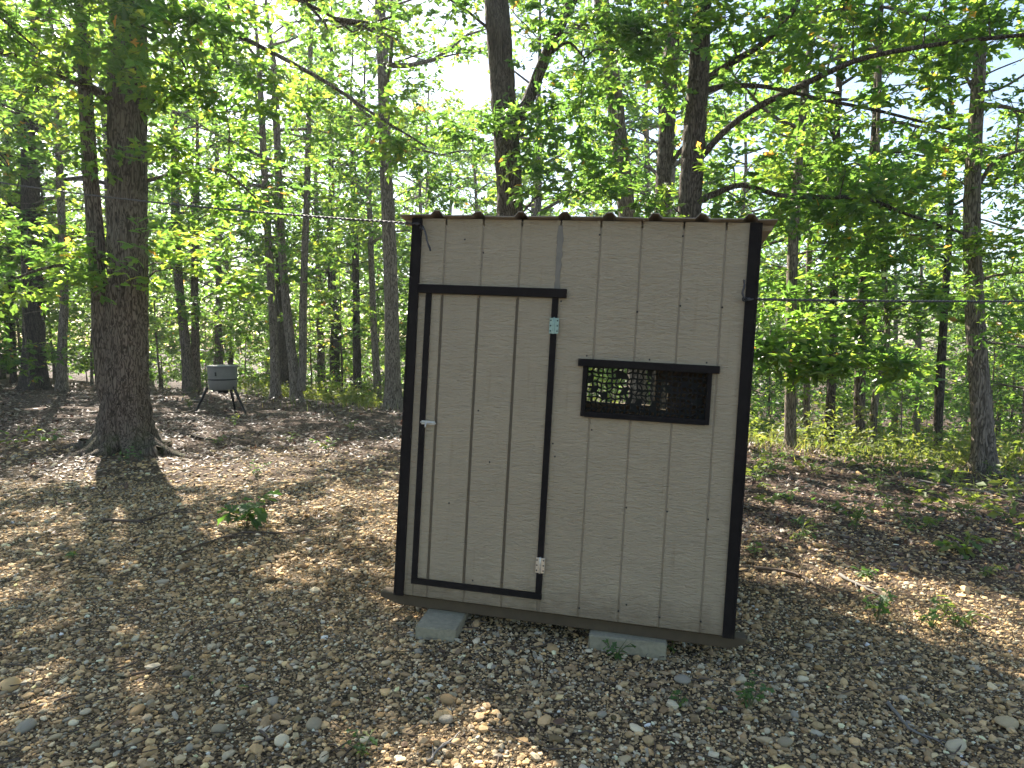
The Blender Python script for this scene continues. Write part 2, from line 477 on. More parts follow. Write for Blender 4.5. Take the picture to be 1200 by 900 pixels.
# door
door = box('door', 0.114, 0.798, 0.0015, 0.03, 0.108, 1.712, M_GROOVED, shed)
de = [0.112, 0.178, 0.388, 0.606, 0.800]
for i in range(4):
    prism('door_board', rect(de[i] + (.0075 if i else 0), de[i + 1] - (.0075 if i < 3 else 0), 0.106, 1.715), -0.004, 0.0035, M_SIDING, door, 0.003)
box('door_trim', 0.083, 0.1175, -0.0135, -0.0042, 0.106, 1.716, M_BLACK, door, 0.002)
box('door_trim', 0.797, 0.8315, -0.0135, -0.0042, 0.106, 1.716, M_BLACK, door, 0.002)
box('door_trim', 0.083, 0.832, -0.014, -0.0005, 0.072, 0.1055, M_BLACK, door, 0.002)
box('door_header', 0.042, 0.874, -0.024, -0.0005, 1.717, 1.765, M_BLACK, shed, 0.003)
# latch and hinges
latch = box('latch', 0.098, 0.178, -0.0185, -0.0134, 0.982, 1.004, M_ZINC, door, 0.002)
wd = Wood()
wd.tube([(0.094, -0.020, 0.994), (0.14, -0.020, 0.993), (0.182, -0.020, 0.992)], [0.0045] * 3, 8)
wd.tube([(0.128, -0.020, 0.993), (0.128, -0.034, 0.980), (0.128, -0.036, 0.968)], [0.004, 0.004, 0.004], 6)
link('bolt', wd.mesh('bolt', M_ZINC), latch)
for zc, m_ in ((1.566, M_GALV), (0.262, M_ZINC)):
    hg = box('hinge', 0.7915, 0.8125, -0.0175, -0.0134, zc - 0.042, zc + 0.042, m_, door, 0.001)
    box('hinge_leaf', 0.8175, 0.8415, -0.0175, -0.0134, zc - 0.042, zc + 0.042, m_, hg, 0.001)
    wd = Wood(); wd.tube([(0.815, -0.0175, zc - 0.043), (0.815, -0.0175, zc), (0.815, -0.0175, zc + 0.043)], [0.005] * 3, 8)
    link('hinge_pin', wd.mesh('hinge_pin', m_), hg)
    for zx in (-0.028, 0, 0.028):
        for xx in (0.798, 0.834):
            bm = bmesh.new(); bmesh.ops.create_uvsphere(bm, u_segments=8, v_segments=5, radius=0.0042)
            for v in bm.verts: v.co = Vector((xx + v.co.x, -0.0178 + v.co.y * 0.4, zc + zx + v.co.z))
            obj_bm('screw', bm, M_FEEDLEG, hg, True)
# nail heads and small knots on the siding
M_NAIL = mat_simple('dark_nail', (0.03, 0.025, 0.02), 0.7)
for x, z in [(1.04, .05), (1.25, .06), (1.467, .055), (1.676, .06), (1.05, 1.02), (1.258, .62), (1.47, .62), (1.68, .6), (1.252, 1.66), (1.47, 1.70), (1.68, 1.70), (1.46, 2.06), (1.03, 2.06), (.29, 2.02), (.40, 1.95), (.845, .93), (.845, 1.70), (.50, .8), (.28, .55), (.44, .13), (.42, 1.08), (1.29, .1), (.86, .86), (1.0, 1.415), (1.33, 1.412), (1.62, 1.412)]:
    bm = bmesh.new(); bmesh.ops.create_uvsphere(bm, u_segments=8, v_segments=5, radius=0.0055)
    for v in bm.verts: v.co = Vector((x + v.co.x, -0.0035 + v.co.y * 0.35 if x < .8 and .1 < z < 1.7 else 0.0005 + v.co.y * 0.35, z + v.co.z))
    obj_bm('nail_head', bm, M_NAIL, front, True)
# window
win = box('window', 0.958, 1.686, -0.026, -0.0005, 1.358, 1.398, M_BLACK, shed, 0.003)
for a, b_, c, d in ((WX0 - 0.010, WX0 + 0.012, WZ0 - 0.010, 1.358), (WX1 - 0.012, WX1 + 0.010, WZ0 - 0.010, 1.358), (WX0 + 0.012, WX1 - 0.012, WZ0 - 0.012, WZ0 + 0.016)):
    box('window_frame', a, b_, -0.012, 0.034, c, d, M_BLACK, win, 0.002)
box('window_sill', WX0 + 0.012, WX1 - 0.012, -0.020, -0.0125, WZ0 - 0.012, WZ0 - 0.002, M_BLACK, win, 0.001)
# camouflage net: strips between irregular leaf-shaped holes
nv, nf_, = [], []
NX, NZ = 24, 9
x0, x1, z0, z1 = WX0 + 0.010, WX1 - 0.010, WZ0 + 0.010, 1.360
gp_ = np.zeros((NX + 1, NZ + 1, 2))
for i in range(NX + 1):
    for j in range(NZ + 1):
        jx = random.uniform(-.3, .3) if 0 < i < NX else 0; jz = random.uniform(-.3, .3) if 0 < j < NZ else 0
        sh = 0.5 * (j % 2) if 0 < i < NX else 0
        gp_[i, j] = (x0 + (i + jx + sh * .8) * (x1 - x0) / NX, z0 + (j + jz) * (z1 - z0) / NZ)
gp_[..., 0] = np.clip(gp_[..., 0], x0, x1)
def netv(p): nv.append((p[0], 0.036 + 0.004 * math.sin(p[0] * 40) * math.sin(p[1] * 33), p[1])); return len(nv) - 1
for i in range(NX):
    for j in range(NZ):
        c4 = [gp_[i, j], gp_[i + 1, j], gp_[i + 1, j + 1], gp_[i, j + 1]]
        ctr = sum(c4) / 4
        k = random.uniform(.5, .88) if random.random() > .1 else 0.0
        outer, inner = [], []
        for q in range(4):
            a_, b__ = c4[q], c4[(q + 1) % 4]
            outer += [a_, (a_ + b__) / 2]
            kk = k * random.uniform(.75, 1.12); inner += [ctr + (a_ - ctr) * kk, ctr + ((a_ + b__) / 2 - ctr) * k * random.uniform(.7, 1.15)]
        oi_ = [netv(p) for p in outer]
        if k == 0: nf_.append(tuple(oi_)); continue
        ii = [netv(p) for p in inner]
        for q in range(8): nf_.append((oi_[q], oi_[(q + 1) % 8], ii[(q + 1) % 8], ii[q]))
me = bpy.data.meshes.new('camouflage_net'); me.from_pydata(nv, [], nf_); me.materials.append(M_NET)
tag(link('camouflage_net', me, win), 'black camouflage netting with leaf-shaped holes')
# other walls, floor: back wall has a window of its own, seen through the net
a = shed_local(684, 430, SD); b_ = shed_local(766, 475, SD)
BX0, BX1, BZ1, BZ0 = a[0], b_[0], a[2] + 0.02, b_[2]
back = box('back_wall', 0.0, BX0, SD - 0.03, SD, 0.0, 1.96, M_SIDING, shed)
s0 = shed_local(775, 448, SD); s1 = shed_local(781, 480, SD)
for aa, bb, cc, dd in ((BX1, s0[0], 0, 1.96), (s1[0], SW, 0, 1.96), (s0[0], s1[0], 0, s1[2]), (s0[0], s1[0], s0[2], 1.96), (BX0, BX1, 0, BZ0), (BX0, BX1, BZ1, 1.96)):
    box('wall_panel', aa, bb, SD - 0.03, SD, cc, dd, M_SIDING, back)
box('window_frame', BX0 - .03, BX1 + .03, SD + 0.0005, SD + 0.02, BZ1, BZ1 + 0.04, M_BLACK, back)
for x0_, nm in ((0.0, 'side_wall'), (SW - 0.028, 'side_wall')):
    sw = prism(nm, [(0.031, 0.0), (SD - 0.031, 0.0), (SD - 0.031, 1.962), (0.031, 2.105)], x0_ + 0.008, x0_ + 0.020, M_GROOVE, shed, 0, 'yz')
    xo = x0_ if x0_ == 0 else x0_ + 0.0205
    ys_ = np.linspace(0.031, SD - 0.005, 9)
    for i in range(8):
        t0, t1 = ys_[i] + G, ys_[i + 1] - G
        prism('siding_board', [(t0, 0.0), (t1, 0.0), (t1, 2.105 - 0.083 * t1), (t0, 2.105 - 0.083 * t0)], xo, xo + 0.0075, M_SIDING, sw, 0, 'yz')
box('floor_deck', 0.03, SW - 0.03, 0.035, SD - 0.035, -0.012, 0.012, M_INSIDE, shed)
# roof: ribbed metal sheet falling to the back
prof = []
xx = -0.085
prof.append((xx, 0.0))
for k in range(8):
    xc = 0.135 + k * 0.236
    prof += [(xc - 0.036, 0.0), (xc - 0.014, 0.024), (xc + 0.014, 0.024), (xc + 0.036, 0.0)]
prof.append((SW + 0.085, 0.0))
bm = bmesh.new()
ya, yb, za, zb = -0.045, SD + 0.08, 2.145, 1.99
top = []; bot = []
for (x, z) in prof:
    nzs = random.uniform(-.003, .003)
    top.append([bm.verts.new((x, ya, za + z + nzs)), bm.verts.new((x, yb, zb + z))])
    bot.append([bm.verts.new((x, ya, za + z + nzs - 0.005)), bm.verts.new((x, yb, zb + z - 0.005))])
for i in range(len(prof) - 1):
    bm.faces.new((top[i][0], top[i + 1][0], top[i + 1][1], top[i][1]))
    bm.faces.new((bot[i][0], bot[i][1], bot[i + 1][1], bot[i + 1][0]))
    bm.faces.new((top[i][0], bot[i][0], bot[i + 1][0], top[i + 1][0]))
    bm.faces.new((top[i][1], top[i + 1][1], bot[i + 1][1], bot[i][1]))
for e in (0, -1): bm.faces.new((top[e][0], top[e][1], bot[e][1], bot[e][0]))
roof = obj_bm('roof', bm, M_ROOF, shed)
for y0_, dz in ((0.04, 0.0), (0.85, -0.075), (SD - 0.02, -0.15)):      # purlins under the sheet, ends standing out past the walls
    zt = za - 0.0055 - (y0_ + 0.045) * (za - zb) / (yb - ya)
    box('purlin', -0.075, SW + 0.075, y0_, y0_ + 0.035, zt - 0.03, zt - 0.002, M_SIDING, roof, 0.002)
# skids with ends cut on the slant
for y0_ in (0.035, SD - 0.13):
    prism('skid', [(-0.115, 0.0), (SW + 0.085, 0.0), (SW + 0.085, -0.03), (SW + 0.01, -0.062), (0.0, -0.062), (-0.115, -0.03)], y0_, y0_ + 0.09, M_LUMBER, shed, 0.004).location = (0, 0, -0.013)
for x_ in (0.35, 0.75, 1.15, 1.5):
    box('joist', x_, x_ + 0.04, 0.126, SD - 0.131, -0.070, -0.013, M_LUMBER, shed)
# concrete blocks
def block(name, c, L, Wd, Ht, yaw, label):
    bm = bmesh.new(); bmesh.ops.create_cube(bm, size=1)
    for v in bm.verts: v.co = Vector((v.co.x * L, v.co.y * Wd, (v.co.z + .5) * Ht))
    bmesh.ops.bevel(bm, geom=list(bm.edges), offset=0.006, segments=2, affect='EDGES')
    bmesh.ops.subdivide_edges(bm, edges=list(bm.edges), cuts=2, use_grid_fill=True)
    r_ = random.Random(hash(label) % 99 if False else 5)
    for v in bm.verts: v.co += Vector((r_.uniform(-1, 1), r_.uniform(-1, 1), r_.uniform(-1, 1))) * 0.0018
    o = obj_bm(name, bm, M_CONCRETE, None, False)
    o.location = c; o.rotation_euler = yaw
    return tag(o, label, 'block', 'concrete blocks under the hut')
def skid_z(lx, ly): return to_world((lx, ly, -0.095))[2]
p = to_world((0.255, 0.14, -0.074))
block('concrete_block', (p[0], p[1] - 0.13, p[2] - 0.150), 0.225, 0.42, 0.148, (0.0, 0.05, -0.16), 'concrete block laid end-out, poking from under the hut below its door')
p = to_world((1.30, 0.075, -0.074))
block('concrete_block', (p[0], p[1], p[2] - 0.160), 0.41, 0.20, 0.161, (0.0, 0.04, -0.19), 'concrete block laid lengthwise under the hut below its window, weeds against it')
for lx in (0.3, 1.4):
    p = to_world((lx, SD - 0.08, -0.074)); g_ = gz(p[0], p[1])
    block('concrete_block', (p[0], p[1], g_ - 0.02), 0.40, 0.2, max(0.05, p[2] - g_ + 0.022), (0, 0.04, -0.2), 'concrete block under the rear of the hut')

# ------------------------------------------------------------------ foliage machinery
# near oak leaf: lobed outline with a fold along the midrib, 8 triangles
LV = np.array([[0, 0, 0], [0.30, 0.17, 0.04], [0.42, 0.10, 0.02], [0.66, 0.26, 0.03], [0.80, 0.10, -0.02], [1.0, 0, -0.10],
               [0.80, -0.10, -0.02], [0.66, -0.26, 0.03], [0.42, -0.10, 0.02], [0.30, -0.17, 0.04], [0.45, 0, -0.03]])
LT = np.array([[0, 10, 1], [10, 2, 1], [10, 3, 2], [10, 5, 4], [10, 4, 3], [0, 9, 10], [10, 9, 8], [10, 8, 7], [10, 7, 6], [10, 6, 5]])
MV = np.array([[0, 0, 0], [0.45, 0.25, 0.05], [1.0, 0, -0.08], [0.45, -0.25, 0.05]])
MT = np.array([[0, 2, 1], [0, 3, 2]])
def leaf_arrays(P, D, N, S, TV, TT):
    P = np.asarray(P); n = len(P)
    D = D / (np.linalg.norm(D, axis=1)[:, None] + 1e-9)
    N = N - (N * D).sum(1)[:, None] * D; N /= np.linalg.norm(N, axis=1)[:, None] + 1e-9
    Yv = np.cross(N, D)
    V = P[:, None] + S[:, None, None] * (TV[None, :, 0:1] * D[:, None] + TV[None, :, 1:2] * Yv[:, None] + TV[None, :, 2:3] * N[:, None])
    T = TT[None] + (np.arange(n) * len(TV))[:, None, None]
    return V.reshape(-1, 3), T.reshape(-1, 3)
def twig_leaves(r, P0, D0, L, per, size):
    """leaves fanned along twigs; returns positions, directions, normals, sizes, tint"""
    n = len(P0)
    t = r.uniform(0.1, 1.05, (n, per))
    P = P0[:, None] + D0[:, None] * (t * L[:, None])[..., None]
    side = r.normal(0, 1, (n, per, 3)); side[..., 2] *= 0.35
    D = D0[:, None] * 0.55 + side; D[..., 2] -= 0.15
    N = r.normal(0, 0.55, (n, per, 3)); N[..., 2] += 1.0
    S = size * r.uniform(0.45, 1.35, (n, per))
    base = r.beta(2.2, 2.2, n) * 0.75
    tint = np.clip(base[:, None] + r.normal(0, 0.10, (n, per)), 0, 0.83)
    tint = np.where(r.random((n, per)) < 0.006, 1.0, tint)
    return P.reshape(-1, 3), D.reshape(-1, 3), N.reshape(-1, 3), S.ravel(), tint.ravel()
def crown_mesh(r, name, P0, D0, L, per, size, near=True, mat=None):
    P, D, N, S, ti = twig_leaves(r, P0, D0, L, per, size)
    TV, TT = (LV, LT) if near else (MV, MT)
    V, T = leaf_arrays(P, D, N, S, TV, TT)
    return mesh_np(name, V, T, 3, mat or M_LEAF, False, tint=np.repeat(ti, len(TV)))

def auto_limbs(r, wood, trunk, rad, z0, z1, R, nb, seg=5, twigs_per=22, spread=0.30):
    """limbs and side shoots on a trunk polyline; returns twig starts and directions"""
    P0, D0 = [], []
    zt = trunk[:, 2]
    az = r.uniform(0, 6.28)
    for i in range(nb):
        f = (i + r.uniform(0.1, 0.9)) / nb
        z = z0 + (z1 - z0) * f
        c = np.array([np.interp(z, zt, trunk[:, 0]), np.interp(z, zt, trunk[:, 1]), z])
        tr_ = float(np.interp(z, zt, rad))
        az += 2.4 + r.normal(0, 0.4)
        Ln = R * (math.sin(math.pi * (0.18 + 0.72 * f)) ** 0.8) * r.uniform(0.7, 1.15)
        up = 0.15 + 0.65 * f + r.normal(0, 0.1)
        d = np.array([math.cos(az), math.sin(az), up]); d /= np.linalg.norm(d)
        pts = [c]; dd = d.copy()
        for k in range(5):
            dd = dd + r.normal(0, 0.16, 3) + np.array([0, 0, -0.05]); dd /= np.linalg.norm(dd)
            pts.append(pts[-1] + dd * Ln / 5)
        pts = np.array(pts)
        r0 = min(tr_ * 0.6, 0.020 * Ln + 0.01)
        wood.tube(pts, np.linspace(r0, 0.006, 6), seg)
        nsub = max(3, int(Ln * 1.6))
        ends = [(pts[5], pts[5] - pts[4])]
        for q in range(nsub):
            u = r.uniform(0.25, 0.97) * 5; k = min(int(u), 4)
            b0 = pts[k] + (pts[k + 1] - pts[k]) * (u - k)
            sdv = np.cross(dd, [0, 0, 1]) * r.choice([-1, 1]); sdv /= np.linalg.norm(sdv) + 1e-9
            sdir = dd * 0.6 + sdv * r.uniform(0.5, 1.1) + np.array([0, 0, r.normal(0.05, 0.25)]); sdir /= np.linalg.norm(sdir)
            sl = Ln * r.uniform(0.22, 0.42)
            b1 = b0 + sdir * sl * 0.55 + r.normal(0, 0.05, 3); b2 = b0 + sdir * sl + np.array([0, 0, -0.08 * sl])
            wood.tube([b0, b1, b2], [r0 * 0.4 + .003, r0 * 0.25 + .002, 0.003], 4)
            for _ in range(twigs_per // 4):
                s_ = r.uniform(0.3, 1.05)
                P0.append(b0 + (b2 - b0) * s_ + r.normal(0, spread * 0.55, 3) * [1, 1, .6]); D0.append(sdir + r.normal(0, 0.6, 3))
        for _ in range(twigs_per):
            u = r.uniform(0.35, 1.0) * 5; k = min(int(u), 4)
            P0.append(pts[k] + (pts[k + 1] - pts[k]) * (u - k) + r.normal(0, spread, 3) * [1, 1, .6]); D0.append(dd + r.normal(0, 0.6, 3))
    P0 = np.array(P0); D0 = np.array(D0); D0 /= np.linalg.norm(D0, axis=1)[:, None]
    return P0, D0

def pads_to_twigs(r, wood, pads, anchors):
    """leafy sprays: (px, py, Y, half width, half height, twigs); each is carried by a bough from the nearest anchor"""
    P0, D0 = [], []
    for px, py, Y, hw, hh, n in pads:
        c = at(px, py, Y)
        a = min(anchors, key=lambda q: np.linalg.norm(q - c - np.array([0, 0, -0.3])))
        dv = c - a; ln = np.linalg.norm(dv)
        if ln > 0.25:
            mid = a + dv * 0.5 + np.array([0, 0, 0.10 * ln]) + r.normal(0, 0.06 * ln, 3)
            wood.tube(spline([a, mid, c], 6), np.linspace(0.009 + 0.008 * ln, 0.005, 6), 5)
        hd = dv / (ln + 1e-6); hd[2] *= 0.3
        for k in range(max(3, n // 9)):
            e = c + r.normal(0, 1, 3) * np.array([hw, hw * 0.8, hh]) * 0.75
            wood.tube([c, (c + e) / 2 + r.normal(0, .05, 3), e], [0.006, 0.004, 0.002], 3)
            for _ in range(9):
                s_ = r.uniform(0.25, 1.15)
                P0.append(c + (e - c) * s_ + r.normal(0, 0.13, 3) * [1, 1, .7]); D0.append((e - c) * 0.8 + hd * 0.3 + r.normal(0, 0.25, 3))
    P0 = np.array(P0).reshape(-1, 3); D0 = np.array(D0).reshape(-1, 3); D0 /= np.linalg.norm(D0, axis=1)[:, None] + 1e-9
    return P0, D0

# ------------------------------------------------------------------ trees with their own trunks
def px_trunk(pts, Y, base=None):
    """trunk polyline from photo points at distance Y; pts run from base upwards, with the width in pixels"""
    P = []; R_ = []
    for px, py, wpx in pts:
        q = at(px, py, Y); P.append(q); R_.append(0.5 * wpx * Y / F)
    return np.array(P), np.array(R_)
TREE_N = [0]
def near_tree(name, label, pts, Y, height, bark=M_BARK, group=None, flare=1.6, stems=(), branches=(), pads=(), crown=(5.5, 3.5, 14), leaf=0.13,
              per=9, rings=70, seg=20, twigs=22, rough=0.03, near=True, base_py=None):
    r = np.random.default_rng(100 + TREE_N[0]); TREE_N[0] += 1
    P, R_ = px_trunk(pts, Y)
    bx, by = P[0][0], P[0][1]
    base = np.array([bx, by, gz(bx, by) - 0.06])
    if P[0][2] > base[2] + 0.05:
        P = np.vstack([base, P]); R_ = np.concatenate([[R_[0] * 1.05], R_])
    else: P[0] = base
    # go on above the frame
    d = P[-1] - P[-2]; d = d / np.linalg.norm(d)
    while P[-1][2] < base[2] + height:
        d = d * 0.75 + np.array([0, 0, 0.25]) + np.append(r.normal(0, 0.05, 2), 0); d /= np.linalg.norm(d)
        P = np.vstack([P, P[-1] + d * 1.6]); frac = max(0.08, 1 - (P[-1][2] - base[2]) / height)
        R_ = np.append(R_, min(R_[-1], R_[-1] * 0.9) * (0.55 + 0.45 * frac))
    n = rings
    TP = spline(P, n)
    TR = np.interp(np.linspace(0, len(P) - 1, n), np.arange(len(P)), R_)
    hgt = TP[:, 2] - base[2]
    TRf = TR * (1 + (flare - 1) * np.exp(-hgt / (TR[0] * 1.3)))
    th = np.arange(seg) * 2 * math.pi / seg
    lob = np.ones((n, seg))
    ph = r.uniform(0, 6.28, 4)
    root = (0.40 if seg > 40 else 0.28) * np.exp(-hgt / (TR[0] * 1.1))[:, None] * (np.sin(5 * th + ph[0]) + 0.6 * np.sin(3 * th + ph[1]))[None]
    lob += root + 0.03 * np.sin(3 * th[None] + ph[2] + hgt[:, None] * 0.8) + r.normal(0, rough, (n, seg))
    t = empty(name, base, label, 'tree', group)
    wood = Wood(); wood.tube(TP - base, TRf, seg, lob)
    if seg > 40:
        for a_, L_ in ((-.15, 1.0), (-1.0, .8), (-2.2, .75), (3.0, .85), (1.3, .8), (-1.6, .6)):
            u_ = np.array([.0, .3, .55, .8, 1.0]); rx_ = .25 + u_ * L_; ang_ = a_ + .25 * u_ * math.sin(a_ * 5)
            qx, qy = rx_ * np.cos(ang_), rx_ * np.sin(ang_)
            qz = ground_z(qx + base[0], qy + base[1]) - base[2] + np.array([.22, .05, .0, -.03, -.06])
            wood.tube(spline(np.column_stack([qx, qy, qz]), 10), np.linspace(.13, .03, 10), 9, 1 + r.normal(0, .06, (10, 9)))
    anchors = list(TP[hgt > 1.2])
    for st in stems:
        SP, SRr = px_trunk(st[0], st[1])
        sp = spline(SP, 40)
        srr = np.interp(np.linspace(0, len(SP) - 1, 40), np.arange(len(SP)), SRr)
        wb = Wood(); wb.tube(sp - base, srr, 14, 1 + r.normal(0, 0.03, (40, 14)))
        link('stem', wb.mesh('stem', bark), t); anchors += list(sp[20:])
    for bpts, w0, w1 in branches:
        bp = spline([at(*q) for q in bpts], 22)
        sc_ = bpts[0][2] / F
        wb = Wood(); wb.tube(bp - base, np.linspace(w0, w1, 22) * 0.5 * sc_, 8, 1 + r.normal(0, 0.05, (22, 8)))
        link('branch', wb.mesh('branch', bark), t); anchors += list(bp[4:])
    wl = Wood(); P0s, D0s = [], []
    if len(pads):
        a, b2 = pads_to_twigs(r, wl, pads, anchors); P0s.append(a); D0s.append(b2)
    if crown:
        z0, R0, nb = crown
        a, b2 = auto_limbs(r, wl, TP, TR, base[2] + z0, base[2] + height * 0.97, R0, nb, 5, twigs)
        P0s.append(a); D0s.append(b2)
    P0 = np.concatenate(P0s) - base; D0 = np.concatenate(D0s)
    for q_ in range(len(wl.V)): wood.V.append(wl.V[q_] - base); wood.Q.append(wl.Q[q_] + wood.n)
    link('trunk', wood.mesh('trunk', bark), t)
    link('crown', crown_mesh(r, 'crown', P0, D0, r.uniform(0.2, 0.5, len(P0)), per, leaf, near), t)
    return t

near_tree('oak_tree', 'broad oak with thick rough trunk, fused side stem and spreading roots, nearest the feeder',
    [(148, 528, 52), (147, 470, 47), (148, 420, 44), (149, 330, 42), (150, 200, 40), (150, 60, 39), (150, -60, 38)], 9.85, 15, flare=1.5, seg=44, rings=190, rough=0.035,
    stems=[([(134, 505, 16), (128, 455, 26), (122, 400, 24), (117, 330, 19), (108, 230, 17), (101, 120, 15), (96, 20, 13), (88, -80, 11)], 9.75)],
    branches=[([(140, 128, 9.8), (110, 105, 9.6), (70, 88, 9.3), (30, 70, 9.1), (-30, 50, 8.9)], 12, 5),
              ([(165, 135, 9.8), (182, 112, 9.7), (215, 106, 9.6), (238, 92, 9.4), (262, 72, 9.2)], 10, 3),
              ([(120, 330, 9.8), (80, 312, 9.4), (40, 318, 9.0), (-20, 345, 8.6)], 5, 2),
              ([(172, 212, 9.8), (210, 203, 9.6), (260, 200, 9.4), (300, 232, 9.3)], 5, 2),
              ([(160, 20, 9.8), (230, 22, 9.7), (300, 52, 9.5), (380, 95, 9.3), (440, 135, 9.1), (500, 172, 9.0)], 7, 2)],
    pads=[(20, 20, 8.6, .9, .35, 90), (80, 30, 8.9, .8, .35, 80), (150, 25, 8.8, .7, .4, 80), (210, 30, 9.0, .8, .35, 80), (255, 45, 9.0, .7, .3, 60), (40, 110, 8.8, .8, .3, 60),
          (215, 95, 9.2, .7, .3, 60), (265, 130, 9.1, .6, .3, 50), (60, 180, 9.5, .6, .25, 30), (225, 190, 9.3, .6, .25, 45), (280, 215, 9.2, .6, .25, 40),
          (25, 290, 9.0, .7, .25, 50), (80, 315, 9.3, .6, .25, 45), (20, 345, 8.8, .6, .2, 40), (200, 310, 9.3, .5, .25, 40), (240, 330, 9.6, .5, .2, 30), (330, 75, 9.4, .5, .2, 30), (400, 115, 9.2, .5, .2, 30), (470, 160, 9.0, .4, .2, 24)],
    crown=(5.7, 5.2, 22), leaf=0.15)
near_tree('oak_tree', 'tall forked oak trunk rising straight behind the hut roof above its door',
    [(606, 480, 34), (602, 360, 32), (598, 250, 30), (594, 170, 29), (588, 90, 28), (582, 0, 27), (578, -80, 25)], 11.0, 16, bark=M_BARK4, flare=1.35, seg=32, rings=120, rough=0.04,
    branches=[([(598, 165, 10.95), (618, 120, 10.9), (640, 65, 10.8), (668, 5, 10.7), (700, -70, 10.6)], 15, 11),
              ([(640, 68, 10.8), (665, 50, 10.6), (685, 68, 10.4)], 4, 2), ([(580, 40, 11), (550, 15, 10.8), (520, -5, 10.6)], 4, 2)],
    pads=[(600, 165, 10.4, .45, .2, 50), (640, 150, 10.6, .6, .3, 70), (680, 125, 10.6, .5, .25, 45), (560, 150, 10.6, .5, .25, 40), (650, 205, 10.4, .5, .25, 40), (690, 30, 10.4, .7, .3, 60), (520, 30, 10.6, .6, .25, 30), (680, 225, 10.2, .5, .2, 45), (720, 60, 10.5, .6, .3, 40)],
    crown=(7.4, 3.8, 8), leaf=0.155)
near_tree('oak_tree', 'dark oak behind the hut window with long crooked boughs reaching over the slope',
    [(806, 480, 30), (806, 330, 28), (808, 240, 26), (813, 170, 25), (819, 90, 23), (822, 20, 20), (828, -60, 18)], 10.4, 15, flare=1.35, seg=32, rings=120, rough=0.04, bark=M_BARK4,
    branches=[([(820, 186, 10.4), (845, 158, 10.2), (880, 130, 10.0), (940, 100, 9.6), (1000, 72, 9.3), (1060, 58, 9.0), (1130, 48, 8.8), (1230, 38, 8.5)], 8.5, 3.5),
              ([(822, 108, 10.4), (850, 101, 10.3), (900, 102, 10.1), (960, 116, 9.9), (1030, 130, 9.7), (1115, 152, 9.5)], 7, 2.5),
              ([(815, 238, 10.3), (840, 226, 10.2), (872, 217, 10.0), (920, 230, 9.8), (1008, 232, 9.5), (1060, 250, 9.3), (1130, 274, 9.1)], 8, 2.5),
              ([(825, 95, 10.4), (860, 72, 10.2), (895, 50, 10.0), (925, 20, 9.8), (950, -30, 9.6)], 9, 4)],
    pads=[(760, 40, 10.2, .8, .35, 90), (850, 20, 10.0, .8, .35, 90), (915, 22, 9.8, .8, .3, 70), (1000, 22, 9.4, .7, .25, 50), (1090, 12, 9.0, .7, .2, 45), (1165, 12, 8.8, .7, .25, 55), (795, 100, 10.2, .4, .2, 20), (900, 110, 9.9, .5, .2, 30),
          (960, 60, 9.6, .6, .25, 50), (1100, 65, 9.0, .5, .2, 35), (860, 195, 9.9, .6, .2, 40), (930, 212, 9.7, .5, .18, 34), (990, 205, 9.5, .5, .18, 30), (1040, 240, 9.3, .6, .2, 50), (900, 250, 9.8, .5, .15, 26), (980, 262, 9.5, .4, .15, 20), (1070, 265, 9.2, .5, .2, 30),
          (830, 255, 10.0, .5, .15, 35), (765, 232, 10.2, .4, .15, 18), (1080, 150, 9.5, .5, .15, 20), (1000, 140, 9.8, .5, .15, 20)],
    crown=(7.0, 3.8, 8), leaf=0.155)
near_tree('oak_tree', 'slightly leaning grey trunk behind the hut, between the forked oak and the dark oak',
    [(748, 470, 22), (741, 340, 21), (734, 250, 20), (726, 170, 19), (716, 80, 18), (706, 10, 17), (698, -60, 16)], 14.5, 16, bark=M_BARK2, flare=1.3,
    pads=[(720, 10, 14, .9, .4, 60), (695, 190, 14, .5, .25, 30), (690, 90, 14, .7, .3, 40)], crown=(7.5, 3.3, 8), leaf=0.15, near=False)
near_tree('oak_tree', 'upright trunk half hidden in leaves close beside the dark oak with boughs',
    [(772, 470, 20), (773, 340, 19), (776, 250, 18), (780, 170, 18), (785, 90, 17), (789, 20, 16), (792, -60, 15)], 14.0, 15, bark=M_BARK, flare=1.3,
    branches=[([(778, 205, 14), (795, 180, 13.9), (812, 158, 13.8)], 6, 4)],
    pads=[(765, 80, 13.5, .5, .3, 30), (755, 165, 14.4, .5, .3, 25), (745, 225, 13.6, .6, .3, 40)], crown=(7.0, 3.3, 7), leaf=0.15, near=False)
near_tree('hickory_tree', 'pale straight trunk standing at the clearing edge on the door side of the hut',
    [(461, 471, 20), (460, 430, 18), (458, 340, 16), (455, 250, 15), (452, 190, 14), (449, 90, 13), (445, 0, 12)], 18.0, 17, bark=M_BARK2, flare=1.5,
    pads=[(430, 190, 17.5, 1.1, .5, 70), (500, 215, 17, 1.0, .35, 60), (400, 240, 17.3, 1.0, .4, 50), (470, 120, 17.4, 1.0, .5, 50), (390, 130, 17.2, 1.1, .5, 60)], crown=(6.4, 3.8, 14), leaf=0.16, near=False)
